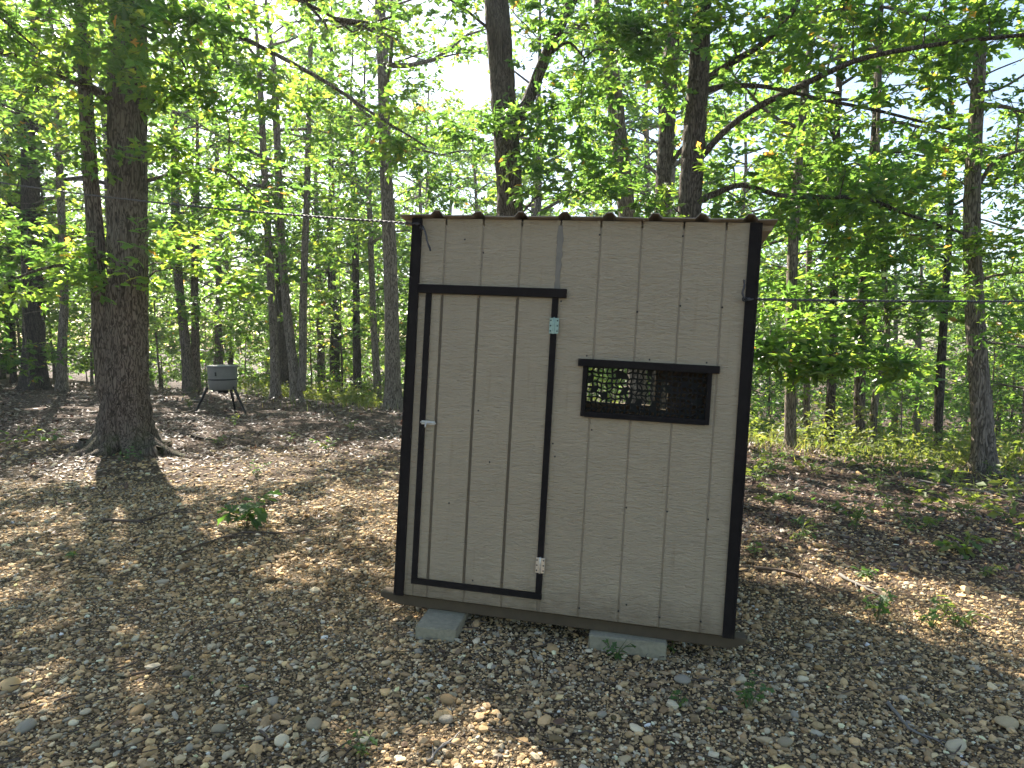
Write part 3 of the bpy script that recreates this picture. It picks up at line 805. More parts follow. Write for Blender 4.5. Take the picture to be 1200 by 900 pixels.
near_tree('hickory_tree', 'sunlit brown trunk on the slope, thickest of the trees past the window side',
    [(1153, 532, 24), (1150, 480, 22), (1144, 400, 20), (1140, 320, 19), (1139, 240, 17), (1143, 150, 15), (1148, 70, 13), (1150, -20, 11)], 10.2, 13, bark=M_BARK2, flare=1.35, seg=28, rings=110,
    branches=[([(1148, 215, 10.2), (1165, 190, 10.1), (1190, 178, 10), (1230, 170, 9.9)], 5, 3), ([(1144, 330, 10.2), (1170, 322, 10.1), (1215, 318, 9.9)], 4, 2), ([(1147, 110, 10.2), (1180, 100, 10.1), (1225, 70, 9.9)], 4, 2), ([(1140, 105, 10.2), (1120, 70, 10.3), (1095, 40, 10.4)], 4, 2)],
    pads=[(1140, 175, 9.9, .6, .2, 40), (1185, 120, 9.9, .6, .25, 40), (1190, 215, 9.8, .6, .2, 45), (1130, 290, 9.9, .6, .2, 50), (1190, 300, 9.8, .6, .25, 50), (1180, 385, 9.8, .5, .2, 40), (1110, 205, 10.2, .5, .2, 25), (1180, 40, 9.8, .7, .3, 50), (1125, 340, 10, .5, .15, 30)],
    crown=(5.2, 2.6, 9), leaf=0.12)
SL = 'slim trunk among the undergrowth on the slope'
for i, (lab, pts, Y, h, bk) in enumerate([
    ('pale straight slim trunk close to the hut wall on its window side', [(926, 505, 13), (927, 400, 12), (929, 300, 12), (935, 200, 10), (945, 90, 8)], 12.6, 13, M_BARK2),
    ('thin grey trunk beside the pale slim one near the hut', [(945, 503, 8), (946, 420, 7), (948, 320, 7), (952, 180, 5)], 15.5, 11, M_BARK2),
    ('dark slender trunk at the top of the slope, nearer the hut than two close trunks', [(973, 505, 11), (975, 420, 10), (977, 340, 9), (979, 200, 8), (985, 60, 7)], 15.0, 12, M_BARK3),
    ('dark upright trunk on the slope with a pale bent trunk beside it', [(1006, 512, 13), (1008, 430, 12), (1011, 350, 11), (1017, 250, 10), (1026, 150, 9), (1030, 50, 8)], 14.2, 13, M_BARK),
    ('pale bent trunk on the slope beside a dark upright one', [(1022, 510, 9), (1026, 465, 8), (1034, 430, 7), (1040, 380, 6), (1034, 300, 5), (1030, 200, 4)], 13.6, 9, M_BARK2),
    ('thin black trunk standing alone down the slope', [(1098, 525, 10), (1102, 440, 10), (1107, 360, 8), (1112, 280, 7), (1116, 160, 6)], 14.0, 11, M_BARK3),
    ('thick dark trunk beyond the broad oak, farther from the feeder', [(40, 455, 25), (40, 400, 23), (38, 340, 21), (36, 240, 19), (36, 100, 17)], 23.0, 17, M_BARK3),
    ('slim grey trunk beside the thick dark trunk beyond the broad oak', [(72, 457, 12), (73, 400, 10), (75, 340, 9), (70, 200, 8), (66, 100, 7)], 22.5, 13, M_BARK2),
    ('thin dark trunk farthest from the feeder beyond the broad oak', [(16, 440, 7), (15, 390, 6), (13, 330, 6), (10, 200, 5)], 27.0, 12, M_BARK3),
    ('grey trunk behind the feeder, leaning away from its twin', [(222, 450, 14), (217, 400, 11), (211, 350, 10), (206, 270, 10), (205, 160, 8)], 23.6, 15, M_BARK),
    ('grey trunk behind the feeder, upright twin of a leaning one', [(230, 449, 10), (229, 400, 9), (228, 340, 8), (230, 240, 7)], 24.0, 14, M_BARK),
    ('straight light brown trunk beside a twin-stemmed tree, on the feeder side', [(323, 454, 12), (321, 400, 9), (318, 340, 9), (312, 240, 8), (306, 120, 7)], 21.8, 14, M_BARK2),
    ('dark trunk in the shade behind the twin-stemmed tree', [(333, 440, 13), (331, 400, 11), (328, 350, 9), (326, 240, 8)], 27.0, 14, M_BARK3),
    ('dark trunk in undergrowth, between the twin-stemmed tree and a thin brown trunk', [(419, 449, 10), (418, 400, 9), (417, 330, 8), (415, 220, 7)], 25.0, 15, M_BARK3),
    ('thin brown trunk between a dark trunk and the pale one near the hut', [(442, 450, 9), (439, 400, 8), (436, 330, 7), (432, 220, 6)], 23.0, 14, M_BARK2)]):
    ra = random.Random(i); xm = pts[len(pts) // 2][0]
    ap = [(xm + ra.uniform(-70, 70), ra.uniform(190 if Y < 17 else 60, 400 if Y < 17 else 385), Y + ra.uniform(-1.2, .6), .75 * Y / 14, .28 * Y / 14, ra.randint(22, 40)) for _ in range(5 if Y < 17 else 9)]
    if i == 0: ap += [(895, 415, 11.6, .5, .2, 45), (930, 425, 11.5, .6, .2, 60), (975, 430, 11.4, .6, .2, 60), (1020, 432, 11.4, .5, .2, 45), (1055, 428, 11.3, .4, .15, 30), (915, 385, 11.8, .5, .2, 40), (960, 375, 11.8, .5, .2, 40)]
    near_tree('woodland_tree', lab, pts, Y, h, pads=ap, bark=bk, flare=1.4, crown=(4.2 if Y < 17 else 5.0, 2.9, 9), leaf=0.18, near=False, rings=46, seg=14, twigs=16, per=9)
near_tree('woodland_tree', 'twin-stemmed tree, two trunks rising from one base at the clearing edge', [(347, 460, 13), (343, 420, 11), (337, 370, 10), (331, 300, 9), (326, 200, 8), (322, 90, 7)], 21.2, 15, bark=M_BARK2, flare=1.4,
    stems=[([(353, 458, 10), (355, 420, 9), (355, 370, 9), (357, 300, 8), (360, 220, 7), (362, 120, 6), (365, 20, 5)], 21.1)], crown=(4.8, 3.2, 12), leaf=0.155, near=False, rings=46, seg=14, per=10)

# trees outside the frame that carry the two cables
near_tree('oak_tree', 'trunk holding the far end of the cable that crosses the broad oak', [(-170, 560, 50), (-172, 400, 44), (-175, 200, 42)], 8.6, 13, crown=(5.5, 3.5, 9), leaf=0.14, near=False, rings=40)
near_tree('oak_tree', 'trunk holding the far end of the cable from the hut side', [(1500, 560, 40), (1500, 400, 36), (1498, 200, 34)], 7.0, 12, crown=(5.0, 3.2, 8), leaf=0.14, near=False, rings=40)

# ------------------------------------------------------------------ woodland behind: kinds of tree, copied
def kind_tree(i, height, z0, R, nb, r0, leaf, per, bark, twigs, lean=0.02):
    r = np.random.default_rng(500 + i)
    n = 14
    zz = np.linspace(-0.5, height, n)
    xy = np.cumsum(r.normal(0, lean, (n, 2)), 0) * height / 14
    TP = np.column_stack([xy, zz]); TR = r0 * (1 - 0.85 * np.clip(zz / height, 0, 1)) * (1 + 0.5 * np.exp(-np.clip(zz, 0, None) / 0.3))
    w1 = Wood(); w1.tube(TP, TR, 10, 1 + r.normal(0, 0.04, (n, 10)))
    P0, D0 = auto_limbs(r, w1, TP, TR, z0, height * 0.97, R, nb, 4, twigs, 0.26)
    return (w1.mesh('trunk', bark), crown_mesh(r, 'crown', P0, D0, r.uniform(0.2, 0.55, len(P0)), per, leaf, False))
KT = [kind_tree(0, 15, 3.6, 4.2, 20, 0.20, 0.23, 8, M_BARK, 18, .05), kind_tree(1, 17, 3.0, 4.3, 22, 0.23, 0.24, 8, M_BARK2, 18, .05), kind_tree(2, 13, 2.4, 3.6, 20, 0.15, 0.22, 8, M_BARK, 18, .06),
      kind_tree(3, 16, 4.4, 4.2, 18, 0.22, 0.24, 8, M_BARK3, 18, .04)]
KS = [kind_tree(10, 5.5, 0.7, 2.0, 16, 0.045, 0.19, 9, M_BARK2, 11, .06), kind_tree(11, 4.0, 0.4, 1.7, 13, 0.035, 0.18, 9, M_BARK, 11, .06), kind_tree(12, 7.5, 1.2, 2.5, 18, 0.06, 0.20, 9, M_BARK, 11, .06)]
def put(kind, name, label, group, x, y, s, rz, cat='tree'):
    t = empty(name, (x, y, gz(x, y) - 0.05), label, cat, group)
    t.rotation_euler = (0, 0, rz); t.scale = (s, s, s)
    for nm, me in zip(('trunk', 'crown'), kind): link(nm, me, t)
    return t
rw = np.random.default_rng(42)
placed = []
def free(x, y, d):
    return all((x - a) ** 2 + (y - b2) ** 2 > d * d for a, b2 in placed)
cnt = 0
LT_ = ['tall leafy tree', 'tall pale-barked tree', 'shorter bushy-crowned tree', 'dark-barked tall tree']
LS_ = ['middle-sized leafy sapling', 'low leafy sapling', 'taller leafy sapling']
def where(x, y):
    if y < 3 or x < -12 and y < 15: return 'added out of view to shade the hut and gravel'
    a = x / y
    z_ = 'past the broad oak' if a < -.52 else 'past the feeder' if a < -.33 else 'past the twin-stemmed tree' if a < -.13 else \
        'behind the hut' if a < .36 else 'down the slope past the slim trunks' if a < .58 else 'down the slope past the sunlit brown trunk'
    return ('in the woods just ' if y < 34 else 'deep in the woods ') + z_
for k in range(2200):
    y = rw.uniform(20, 62); x = rw.uniform(-1.0, 1.0) * (y * 0.95 + 5)
    s_ = 0.62 * x + 0.785 * y
    if s_ < 18 and not (x < -13 and y > 19): continue
    if y < 31 and -17 < x < 4: continue
    if x / y > .33 and y < 40 and rw.random() < .6: continue
    if not free(x, y, 4.8 if y < 40 else 6.0): continue
    placed.append((x, y)); ki = int(rw.integers(0, 4))
    lab = LT_[ki] + ' ' + where(x, y)
    put(KT[ki], 'woodland_tree', lab, lab + ', set', x, y, (rw.uniform(0.95, 1.25) + max(0, y - 28) * .012) * (.72 if x / y > .42 else 1), rw.uniform(0, 6.28)); cnt += 1
    if cnt >= 66: break
for k, (x, y) in enumerate([(-9, -9), (4, -14), (13, -5), (-13, -16), (0, -22), (13, -15), (-17, -1), (-12.8, 13.2)]):  # unseen trees added to dim the hut front and shade the left gravel
    lab = LT_[k % 4] + ' ' + where(x, min(y, 0)); put(KT[k % 4], 'woodland_tree', lab, lab + ', set', x, y, rw.uniform(.85, 1.1), rw.uniform(0, 6.28))
cnt = 0; placed2 = []
for k in range(4000):
    y = rw.uniform(13, 48); x = rw.uniform(-1.0, 1.0) * (y * 0.85 + 3)
    s_ = 0.62 * x + 0.785 * y
    if s_ < 17 and not (x < -14.5 and y > 21): continue
    if x < 6 and y < 25 and x > -1: continue
    if x / y > .33 and (rw.random() < .6 or y < 22): continue
    if y < 24.5 and -14 < x < -1: continue
    if any((x - a) ** 2 + (y - b2) ** 2 < 2.3 ** 2 for a, b2 in placed2): continue
    placed2.append((x, y)); ki = int(rw.integers(0, 3))
    lab = LS_[ki] + ' ' + where(x, y)
    put(KS[ki], 'sapling', lab, lab + ', set', x, y, rw.uniform(0.7, 1.15), rw.uniform(0, 6.28), 'sapling'); cnt += 1
    if cnt >= 125: break
# distant woods on the far slope
r = np.random.default_rng(77)
n = 9000
az = r.uniform(-1.0, 1.0, n); dist = r.uniform(60, 105, n)
x = np.sin(az) * dist; y = np.cos(az) * dist
clump = np.sin(az * 23 + dist * .11) * 1.5 + np.sin(az * 57 + 1) * 1.2
ztop = 12 + clump + (dist - 60) * 0.12
z = ground_z(x, y) + r.uniform(0, 1, n) ** 0.8 * (ztop)
P0 = np.column_stack([x, y, z]); D0 = r.normal(0, 1, (n, 3)); D0 /= np.linalg.norm(D0, axis=1)[:, None]
tag(link('distant_woods', crown_mesh(r, 'distant_woods', P0, D0, r.uniform(1, 2.2, n), 7, 0.62, False)), 'far leafy woods rising behind the trees', 'woods', kind='stuff')

# ------------------------------------------------------------------ gravel and stones
ico = bmesh.new(); bmesh.ops.create_icosphere(ico, subdivisions=1, radius=1.0)
ico.verts.ensure_lookup_table()
iv = np.array([v.co[:] for v in ico.verts]); it = np.array([[v.index for v in f.verts] for f in ico.faces]); ico.free()
if len(iv) == 12:
    low = int(np.argmin(iv[:, 2])); keep = [i for i in range(12) if i != low]
    it = np.array([t for t in it if low not in t]); remap = {k: i for i, k in enumerate(keep)}
    it = np.array([[remap[v] for v in t] for t in it]); iv = iv[keep]
PAL = np.array([[.30, .215, .125], [.36, .27, .165], [.24, .18, .115], [.43, .36, .26], [.24, .215, .17], [.14, .105, .065], [.52, .47, .38], [.30, .285, .26], [.34, .23, .12], [.085, .065, .05]])
PALP = np.array([.20, .18, .16, .10, .10, .09, .04, .05, .05, .03])
SI = np.linalg.inv(SR)
def under_shed(x, y):
    lx = (np.column_stack([x, y, np.full(len(x), 0.0)]) - SHED_P) @ SR
    return (lx[:, 0] > -0.05) & (lx[:, 0] < SW + 0.05) & (lx[:, 1] > 0.55) & (lx[:, 1] < SD)
def litterness(x, y):
    n_ = 0.9 * np.sin(x * 0.8 + 0.7 * np.sin(y * 0.6)) + 0.7 * np.sin(y * 1.1 + x * 0.35 + 2) + 0.4 * np.sin(x * 2.1 - y * 1.3)
    return np.clip((0.55 * np.maximum(x, -2.5) + y + n_ - 6.3) / 2.6, 0, 1)
r = np.random.default_rng(11)
SX, SY, SS = [], [], []
for y0_, y1_, dens, med, pad in ((1.7, 4.4, 1500, 0.0086, 0.7), (4.4, 7.6, 800, 0.0108, 0.6), (7.6, 12.0, 330, 0.0150, 0.5)):
    wmax = 0.84 * y1_ + pad
    n = int(dens * 2 * wmax * (y1_ - y0_))
    x = r.uniform(-wmax, wmax, n); y = r.uniform(y0_, y1_, n)
    k = (np.abs(x) < 0.84 * y + pad) & (r.random(n) > litterness(x, y) * 0.9) & ~under_shed(x, y)
    x, y = x[k], y[k]
    SX.append(x); SY.append(y); SS.append(med * np.exp(r.normal(0, 0.42, len(x))))
SX, SY, SS = map(np.concatenate, (SX, SY, SS))
SS = np.clip(SS, 0.005, 0.036)
def stones(r, X, Y, S, col):
    n = len(X)
    V = iv[None] * (1 + r.normal(0, 0.16, (n, len(iv), 1)))
    V = V * np.stack([r.uniform(.8, 1.45, n), r.uniform(.7, 1.1, n), r.uniform(.4, .75, n)], -1)[:, None]
    a = r.uniform(0, 6.28, n); ca, sa = np.cos(a)[:, None], np.sin(a)[:, None]
    tx = r.normal(0, .22, n)[:, None]; z = V[..., 2] + V[..., 0] * tx
    x = V[..., 0] * ca - V[..., 1] * sa; y = V[..., 0] * sa + V[..., 1] * ca
    W_ = np.stack([x, y, z], -1) * S[:, None, None]
    W_ += np.stack([X, Y, ground_z(X, Y) + S * r.uniform(-.05, .45, n)], -1)[:, None]
    T = it[None] + (np.arange(n) * len(iv))[:, None, None]
    return W_.reshape(-1, 3), T.reshape(-1, 3), np.repeat(col, len(iv), 0)
ci = r.choice(len(PAL), len(SX), p=PALP)
PAL = PAL * np.array([1.32, 1.25, 1.06])
colr = np.clip(PAL[ci] * np.exp(r.normal(0.06, .26, (len(SX), 1))) + r.normal(0, .004, (len(SX), 3)), .02, .75)
V, T, cc = stones(r, SX, SY, SS, colr)
g_o = link('gravel', mesh_np('gravel', V, T, 3, M_STONE, False, col=cc), ground)
tag(g_o, 'tan and grey pea gravel covering the clearing', kind='stuff')
# fine grit between the stones
GX, GY, GS = [], [], []
for y0_, y1_, dens, med, pad in ((1.7, 4.4, 3600, 0.0055, 0.7), (4.4, 7.6, 1500, 0.0075, 0.6)):
    wmax = 0.84 * y1_ + pad
    n = int(dens * 2 * wmax * (y1_ - y0_))
    x = r.uniform(-wmax, wmax, n); y = r.uniform(y0_, y1_, n)
    k = (np.abs(x) < 0.84 * y + pad) & (r.random(n) > litterness(x, y) * 0.9) & ~under_shed(x, y)
    GX.append(x[k]); GY.append(y[k]); GS.append(med * np.exp(r.normal(0, .3, k.sum())))
GX, GY, GS = map(np.concatenate, (GX, GY, GS)); n = len(GX)
th = np.arange(5) * 1.2566 + r.uniform(0, 6.28, n)[:, None]
rr5 = r.uniform(.7, 1.35, (n, 5))
V = np.zeros((n, 6, 3)); V[:, :5, 0] = np.cos(th) * rr5; V[:, :5, 1] = np.sin(th) * rr5 * .8; V[:, :5, 2] = r.uniform(-.5, .3, (n, 5))
V[:, 5] = np.column_stack([r.uniform(-.4, .4, n), r.uniform(-.4, .4, n), r.uniform(.6, 1.1, n)])
V = V * GS[:, None, None] + np.stack([GX, GY, ground_z(GX, GY) + GS * .25], -1)[:, None]
T = np.array([[q, (q + 1) % 5, 5] for q in range(5)])[None] + (np.arange(n) * 6)[:, None, None]
ci = r.choice(len(PAL), n, p=PALP)
cc = np.repeat(np.clip(PAL[ci] * np.exp(r.normal(0, .25, (n, 1))), .02, .75), 6, 0)
tag(link('grit', mesh_np('grit', V.reshape(-1, 3), T.reshape(-1, 3), 3, M_STONE, False, col=cc), ground), 'fine tan grit between the stones', kind='stuff')
# the biggest stones one by one
SM = []
for k in range(24):
    bm = bmesh.new(); bmesh.ops.create_icosphere(bm, subdivisions=2, radius=1.0)
    rr_ = random.Random(k)
    ax = [Vector((rr_.gauss(0, 1), rr_.gauss(0, 1), rr_.gauss(0, 1))).normalized() for _ in range(7)]
    lim = [rr_.uniform(.62, .9) for _ in ax]
    for v in bm.verts:
        for a_, l_ in zip(ax, lim):
            d_ = v.co.dot(a_)
            if d_ > l_: v.co -= a_ * (d_ - l_) * 0.85
        v.co *= 1 + rr_.gauss(0, .02)
    for f in bm.faces: f.smooth = True
    me = bpy.data.meshes.new('stone'); bm.to_mesh(me); bm.free()
    a = me.attributes.new('col', 'FLOAT_COLOR', 'POINT')
    c_ = PAL[[3, 6, 4, 7, 0, 2, 1, 6][k % 8]] * rr_.uniform(.8, 1.2)
    a.data.foreach_set('color', np.tile(np.append(c_, 1.0), len(me.vertices)).astype(np.float32))
    me.materials.append(M_STONE); SM.append(me)
big = [(12, 808, .055, 6), (868, 800, .03, 1), (705, 840, .03, 3), (525, 825, .035, 4), (940, 798, .032, 7), (920, 873, .035, 2), (948, 760, .03, 3), (1120, 880, .045, 1), (160, 835, .035, 4), (258, 858, .04, 2), (320, 826, .03, 3), (368, 852, .035, 2), (30, 855, .035, 3), (215, 668, .045, 5), (490, 765, .026, 3), (760, 872, .03, 6), (1180, 850, .05, 0)]
cntS = 0
def put_stone(x, y, s, k):
    o = link('stone', SM[k], ground)
    o.scale = (s * random.uniform(.9, 1.4), s * random.uniform(.75, 1.05), s * random.uniform(.45, .7))
    o.rotation_euler = (random.gauss(0, .15), random.gauss(0, .15), random.uniform(0, 6.28))
    o.location = (x, y, gz(x, y) + s * 0.25)
for px, py, s, k in big:
    q = hit(px, py); put_stone(q[0], q[1], s, [0, 1, 2, 3, 4, 5, 6, 7][k] + 8 * random.randint(0, 2)); cntS += 1
while cntS < 300:
    y = 2.35 + 4.2 * random.random() ** 1.5; x = random.uniform(-.8, .8) * y
    if under_shed(np.array([x]), np.array([y]))[0] or (random.random() < float(litterness(x, y))): continue
    put_stone(x, y, min(.04, 0.014 * math.exp(random.gauss(0.1, .3))), random.randrange(24)); cntS += 1

# ------------------------------------------------------------------ fallen leaves
LFV = np.array([[0, 0, .06], [.3, .2, 0], [.62, .22, .05], [1, 0, .16], [.62, -.22, -.03], [.3, -.2, .03], [.5, 0, .09]])
LFT = np.array([[0, 6, 1], [1, 6, 2], [2, 6, 3], [3, 6, 4], [4, 6, 5], [5, 6, 0]])
r = np.random.default_rng(21)
LX, LY, LS = [], [], []
for y0_, y1_, dens, sz in ((1.8, 5.0, 40, .050), (5.0, 9.0, 420, .062), (9.0, 15.0, 200, .080), (15, 27, 50, .12)):
    wmax = 0.84 * y1_ + .8
    n = int(dens * 2 * wmax * (y1_ - y0_)); x = r.uniform(-wmax, wmax, n); y = r.uniform(y0_, y1_, n)
    k = (np.abs(x) < .84 * y + .8) & (r.random(n) < (0.06 + .94 * litterness(x, y)) * np.clip(.55 + .5 * np.sin(x * 1.9 + 1.2 * np.sin(y * 1.4)) * np.sin(y * 2.3 + x), .12, 1)) & ~under_shed(x, y) & (0.62 * x + .785 * y < 16)
    LX.append(x[k]); LY.append(y[k]); LS.append(sz * r.uniform(.6, 1.4, k.sum()))
LX, LY, LS = map(np.concatenate, (LX, LY, LS)); n = len(LX)
LP = np.array([[.15, .085, .055], [.11, .06, .045], [.23, .165, .115], [.28, .23, .18], [.19, .10, .06], [.07, .045, .035], [.33, .27, .20], [.20, .14, .12]])
lc = .8 * LP[r.integers(0, len(LP), n)] * np.exp(r.normal(0, .22, (n, 1)))
D = r.normal(0, 1, (n, 3)); D[:, 2] = r.normal(0, .22, n)
N = r.normal(0, .33, (n, 3)); N[:, 2] = 1
P = np.column_stack([LX, LY, ground_z(LX, LY) + .008 + r.exponential(.012, n)])
V, T = leaf_arrays(P, D, N, LS, LFV, LFT)
tag(link('leaf_litter', mesh_np('leaf_litter', V, T, 3, M_LITTER, False, col=np.repeat(lc, len(LFV), 0)), ground), 'brown and grey dead leaves strewn under the trees', kind='stuff')

# ------------------------------------------------------------------ twigs and fallen branches
def fallen(name, pts, w0, w1, mat, label, cat='twig', group=None, forks=2):
    P = np.array([hit(px, py) for px, py in pts])
    P = spline(P, max(8, 4 * len(pts)))
    P[:, 2] = ground_z(P[:, 0], P[:, 1]) + w0 * 0.6 + 0.010
    r_ = np.random.default_rng(int(abs(pts[0][0] * 7 + pts[0][1])))
    P[:, :2] += np.cumsum(r_.normal(0, .006, (len(P), 2)), 0)
    wd = Wood(); wd.tube(P, np.linspace(w0, w1, len(P)), 6, 1 + r_.normal(0, .1, (len(P), 6)))
    L = np.linalg.norm(P[-1] - P[0])
    for k in range(forks):
        i = r_.integers(2, len(P) - 2); d = P[i + 1] - P[i]; d /= np.linalg.norm(d)
        s_ = np.cross(d, [0, 0, 1]) * r_.choice([-1, 1]); e = P[i] + (d + s_ * r_.uniform(.5, 1)) * L * r_.uniform(.1, .25); e[2] = gz(e[0], e[1]) + .012
        wd.tube([P[i], (P[i] + e) / 2 + [0, 0, .006], e], [w1 * 1.2, w1, w1 * .6], 4)
    return tag(link(name, wd.mesh(name, mat)), label, cat, group)
FB = [([(620 / 3, 508), (225, 512), (250, 518)], .035, .015, M_BARK3, 'short dark fallen branch between the broad oak and the feeder'),
      ([(885, 670), (925, 676), (968, 695)], .015, .007, M_TWIG, 'weathered grey stick lying on gravel by the hut corner'),
      ([(985, 677), (1010, 690), (1030, 700)], .014, .006, M_TWIGP, 'tan stick lying among dead leaves beyond the grey stick'),
      ([(120, 612), (165, 614), (200, 604), (240, 606)], .014, .006, M_TWIG, 'long dark crooked stick on gravel between the broad oak and the leafy seedling'),
      ([(200, 655), (235, 640), (280, 628), (340, 628), (385, 612)], .011, .005, M_TWIG, 'long bent twig lying in front of the leafy seedling'),
      ([(1040, 830), (1070, 855), (1095, 872), (1125, 882)], .008, .003, M_TWIGP, 'pale thin curved twig on gravel, with white chips by its end'),
      ([(500, 898), (520, 880), (538, 862)], .006, .003, M_TWIGP, 'pale straight twig on the gravel in front of the concrete block'),
      ([(1075, 565), (1130, 575), (1200, 590)], .02, .01, M_TWIGP, 'long grey fallen branch at the grassy edge of the slope'),
      ([(1010, 505), (1030, 492), (1048, 487)], .02, .01, M_TWIGP, 'pale dead branch caught in the brush on the slope')]
for pts, a_, b2, m_, lab in FB: fallen('fallen_branch', pts, a_, b2, m_, lab, 'branch')
for k in range(46):
    px = random.uniform(20, 1180); py = random.uniform(590, 890)
    if 440 < px < 900 and py < 790: continue
    L = random.uniform(18, 60); an = random.gauss(0.0, .5)
    dx, dy = L * math.cos(an), -L * math.sin(an) * .5
    fallen('twig', [(px, py), (px + dx / 2 + random.uniform(-5, 5), py + dy / 2 + random.uniform(-3, 3)), (px + dx, py + dy)], random.uniform(.003, .006), .002, M_TWIG, 'thin dark dry twig lying on the gravel', 'twig', 'small dry twigs scattered on the gravel', 1)

r = np.random.default_rng(91)
n = 2600
x = r.uniform(-7, 7, n); y = 2.1 + 7.5 * r.random(n) ** 1.2
k = (np.abs(x) < .84 * y + .5) & ~under_shed(x, y); x, y = x[k], y[k]; n = len(x)
a = r.uniform(0, 6.28, n); L = r.uniform(.02, .09, n); wd_ = r.uniform(.0015, .0035, n)
dx, dy = np.cos(a), np.sin(a); zc = ground_z(x, y) + .012 + r.exponential(.006, n)
ring = np.array([(0, 1), (.87, -.5), (-.87, -.5)])
vv = []
for e, k2 in ((-1, 1.0), (0, 1.1), (1, .5)):
    bend = (e == 0) * r.normal(0, .12, n) * L
    for q in ring:
        vv.append(np.column_stack([x + dx * L * e - dy * (q[0] * wd_ * k2 + bend), y + dy * L * e + dx * (q[0] * wd_ * k2 + bend), zc + q[1] * wd_ * k2 + e * L * r.normal(0, .05, n)]))
V = np.stack(vv, 1).reshape(-1, 3)
tt = []
for q in range(2):
    for m_ in range(3):
        a_, b2, c_, d_ = q * 3 + m_, q * 3 + (m_ + 1) % 3, q * 3 + 3 + (m_ + 1) % 3, q * 3 + 3 + m_
        tt += [(a_, b2, c_), (a_, c_, d_)]
T = np.array(tt)[None] + (np.arange(n) * 9)[:, None, None]
tag(link('twig_litter', mesh_np('twig_litter', V, T.reshape(-1, 3), 3, M_TWIG), ground), 'broken bits of dark twig strewn over the gravel', kind='stuff')

# ------------------------------------------------------------------ weeds and seedlings
WL = []
for k in range(3):
    V, T = leaf_arrays(np.zeros((1, 3)), np.array([[1., 0, 0]]), np.array([[0, 0, 1.]]), np.ones(1), LV * np.array([1, 1.25 - .25 * k, 1.3]), LT)
    WL.append(mesh_np('leaf', V, T, 3, M_WEED, False, tint=np.full(len(V), .15 + .35 * k)))
def weed(name, px, py, h, nl, ls, label, spread=1.0, kind=0, nst=3, cat='plant', group=None):
    q = hit(px, py); base = np.array([q[0], q[1], gz(q[0], q[1]) - .005])
    t = empty(name, base, label, cat, group)
    r_ = np.random.default_rng(int(px * 3 + py))
    wd = Wood(); tips = []
    for s_ in range(nst):
        a_ = 6.28 * s_ / nst + r_.uniform(0, 1.5); tl = h * r_.uniform(.6, 1.1)
        top_ = np.array([math.cos(a_) * spread * h * .55, math.sin(a_) * spread * h * .55, tl])
        pts = spline([np.zeros(3), top_ * [.3, .3, .55], top_], 6)
        wd.tube(pts, np.linspace(.004, .0015, 6), 5); tips.append(pts)
    link('stem', wd.mesh('stem', M_STEM), t)
    for k in range(nl):
        pts = tips[k % nst]; u = r_.uniform(.3, 1) * 5; i = min(int(u), 4); p_ = pts[i] + (pts[i + 1] - pts[i]) * (u - i)
        o = link('leaf', WL[min(2, max(0, kind + int(r_.integers(-1, 2))))], t)
        o.location = p_; sz = ls * r_.uniform(.6, 1.15); o.scale = (sz, sz, sz)
        o.rotation_euler = (r_.normal(0, .4), r_.normal(.05, .35), r_.uniform(0, 6.28))
    return t
weed('seedling', 288, 618, .30, 46, .15, 'leafy dark green oak seedling growing from gravel in front of the broad oak', 1.3, 0, 5)
weed('seedling', 1126, 650, .16, 28, .15, 'bright seedling with broad lobed leaves in dead leaves on the slope', 1.7, 2, 4)
weed('weed', 878, 832, .13, 30, .05, 'small bushy weed in gravel, nearest the hut corner with a fallen green leaf', 1.2, 0, 5)
weed('weed', 425, 888, .10, 24, .045, 'small weed on the gravel well in front of the door block', 1.2, 1, 4)
weed('weed', 797, 828, .09, 12, .045, 'tiny weed in gravel in front of the window block', .9, 0, 3)
weed('weed', 722, 775, .10, 22, .05, 'weed growing against the front of the concrete block below the window', 1.4, 0, 5)
weed('weed', 788, 764, .07, 12, .04, 'weed at the end of the concrete block below the window', 1.2, 1, 3)
weed('weed', 1028, 728, .20, 44, .06, 'dark bushy weed beside the sunny patch of ground', 1.0, 0, 6)
weed('weed', 1120, 735, .17, 40, .07, 'yellow-green weed glowing in the sunny patch of ground', 1.3, 2, 6)
weed('weed', 1092, 738, .14, 26, .06, 'smaller green weed at the edge of the sunny patch', 1.2, 1, 4)
weed('weed', 1002, 622, .32, 60, .075, 'tall spreading weed with dry stalks beyond the grey stick', 1.1, 1, 7)
weed('weed', 1040, 600, .22, 36, .07, 'leafy weed just uphill of the spreading weed', 1.1, 1, 5)
weed('weed', 925, 590, .20, 40, .07, 'leafy weed in the shade close to the hut wall', 1.5, 0, 6)
weed('weed', 893, 545, .25, 40, .08, 'leafy weed beside the dark corner trim of the hut', 1.3, 1, 6)
weed('weed', 222, 480, .45, 40, .09, 'pale yellow-green upright weed close beside the feeder legs', .6, 2, 8)
weed('weed', 275, 500, .30, 22, .08, 'small weed in front of the feeder', 1.0, 2, 4)
weed('weed', 60, 520, .28, 30, .11, 'leafy weed in the shade beside the broad oak roots', 1.6, 1, 5)
weed('weed', 20, 525, .30, 24, .12, 'wide-leaved weed a little farther from the broad oak roots', 1.6, 2, 5)
weed('weed', 385, 530, .25, 26, .09, 'pale weed in dead leaves between the feeder and the hut', 1.6, 1, 5)
weed('weed', 85, 655, .08, 8, .06, 'tiny green weed on gravel in front of the broad oak', 1.2, 1, 3)
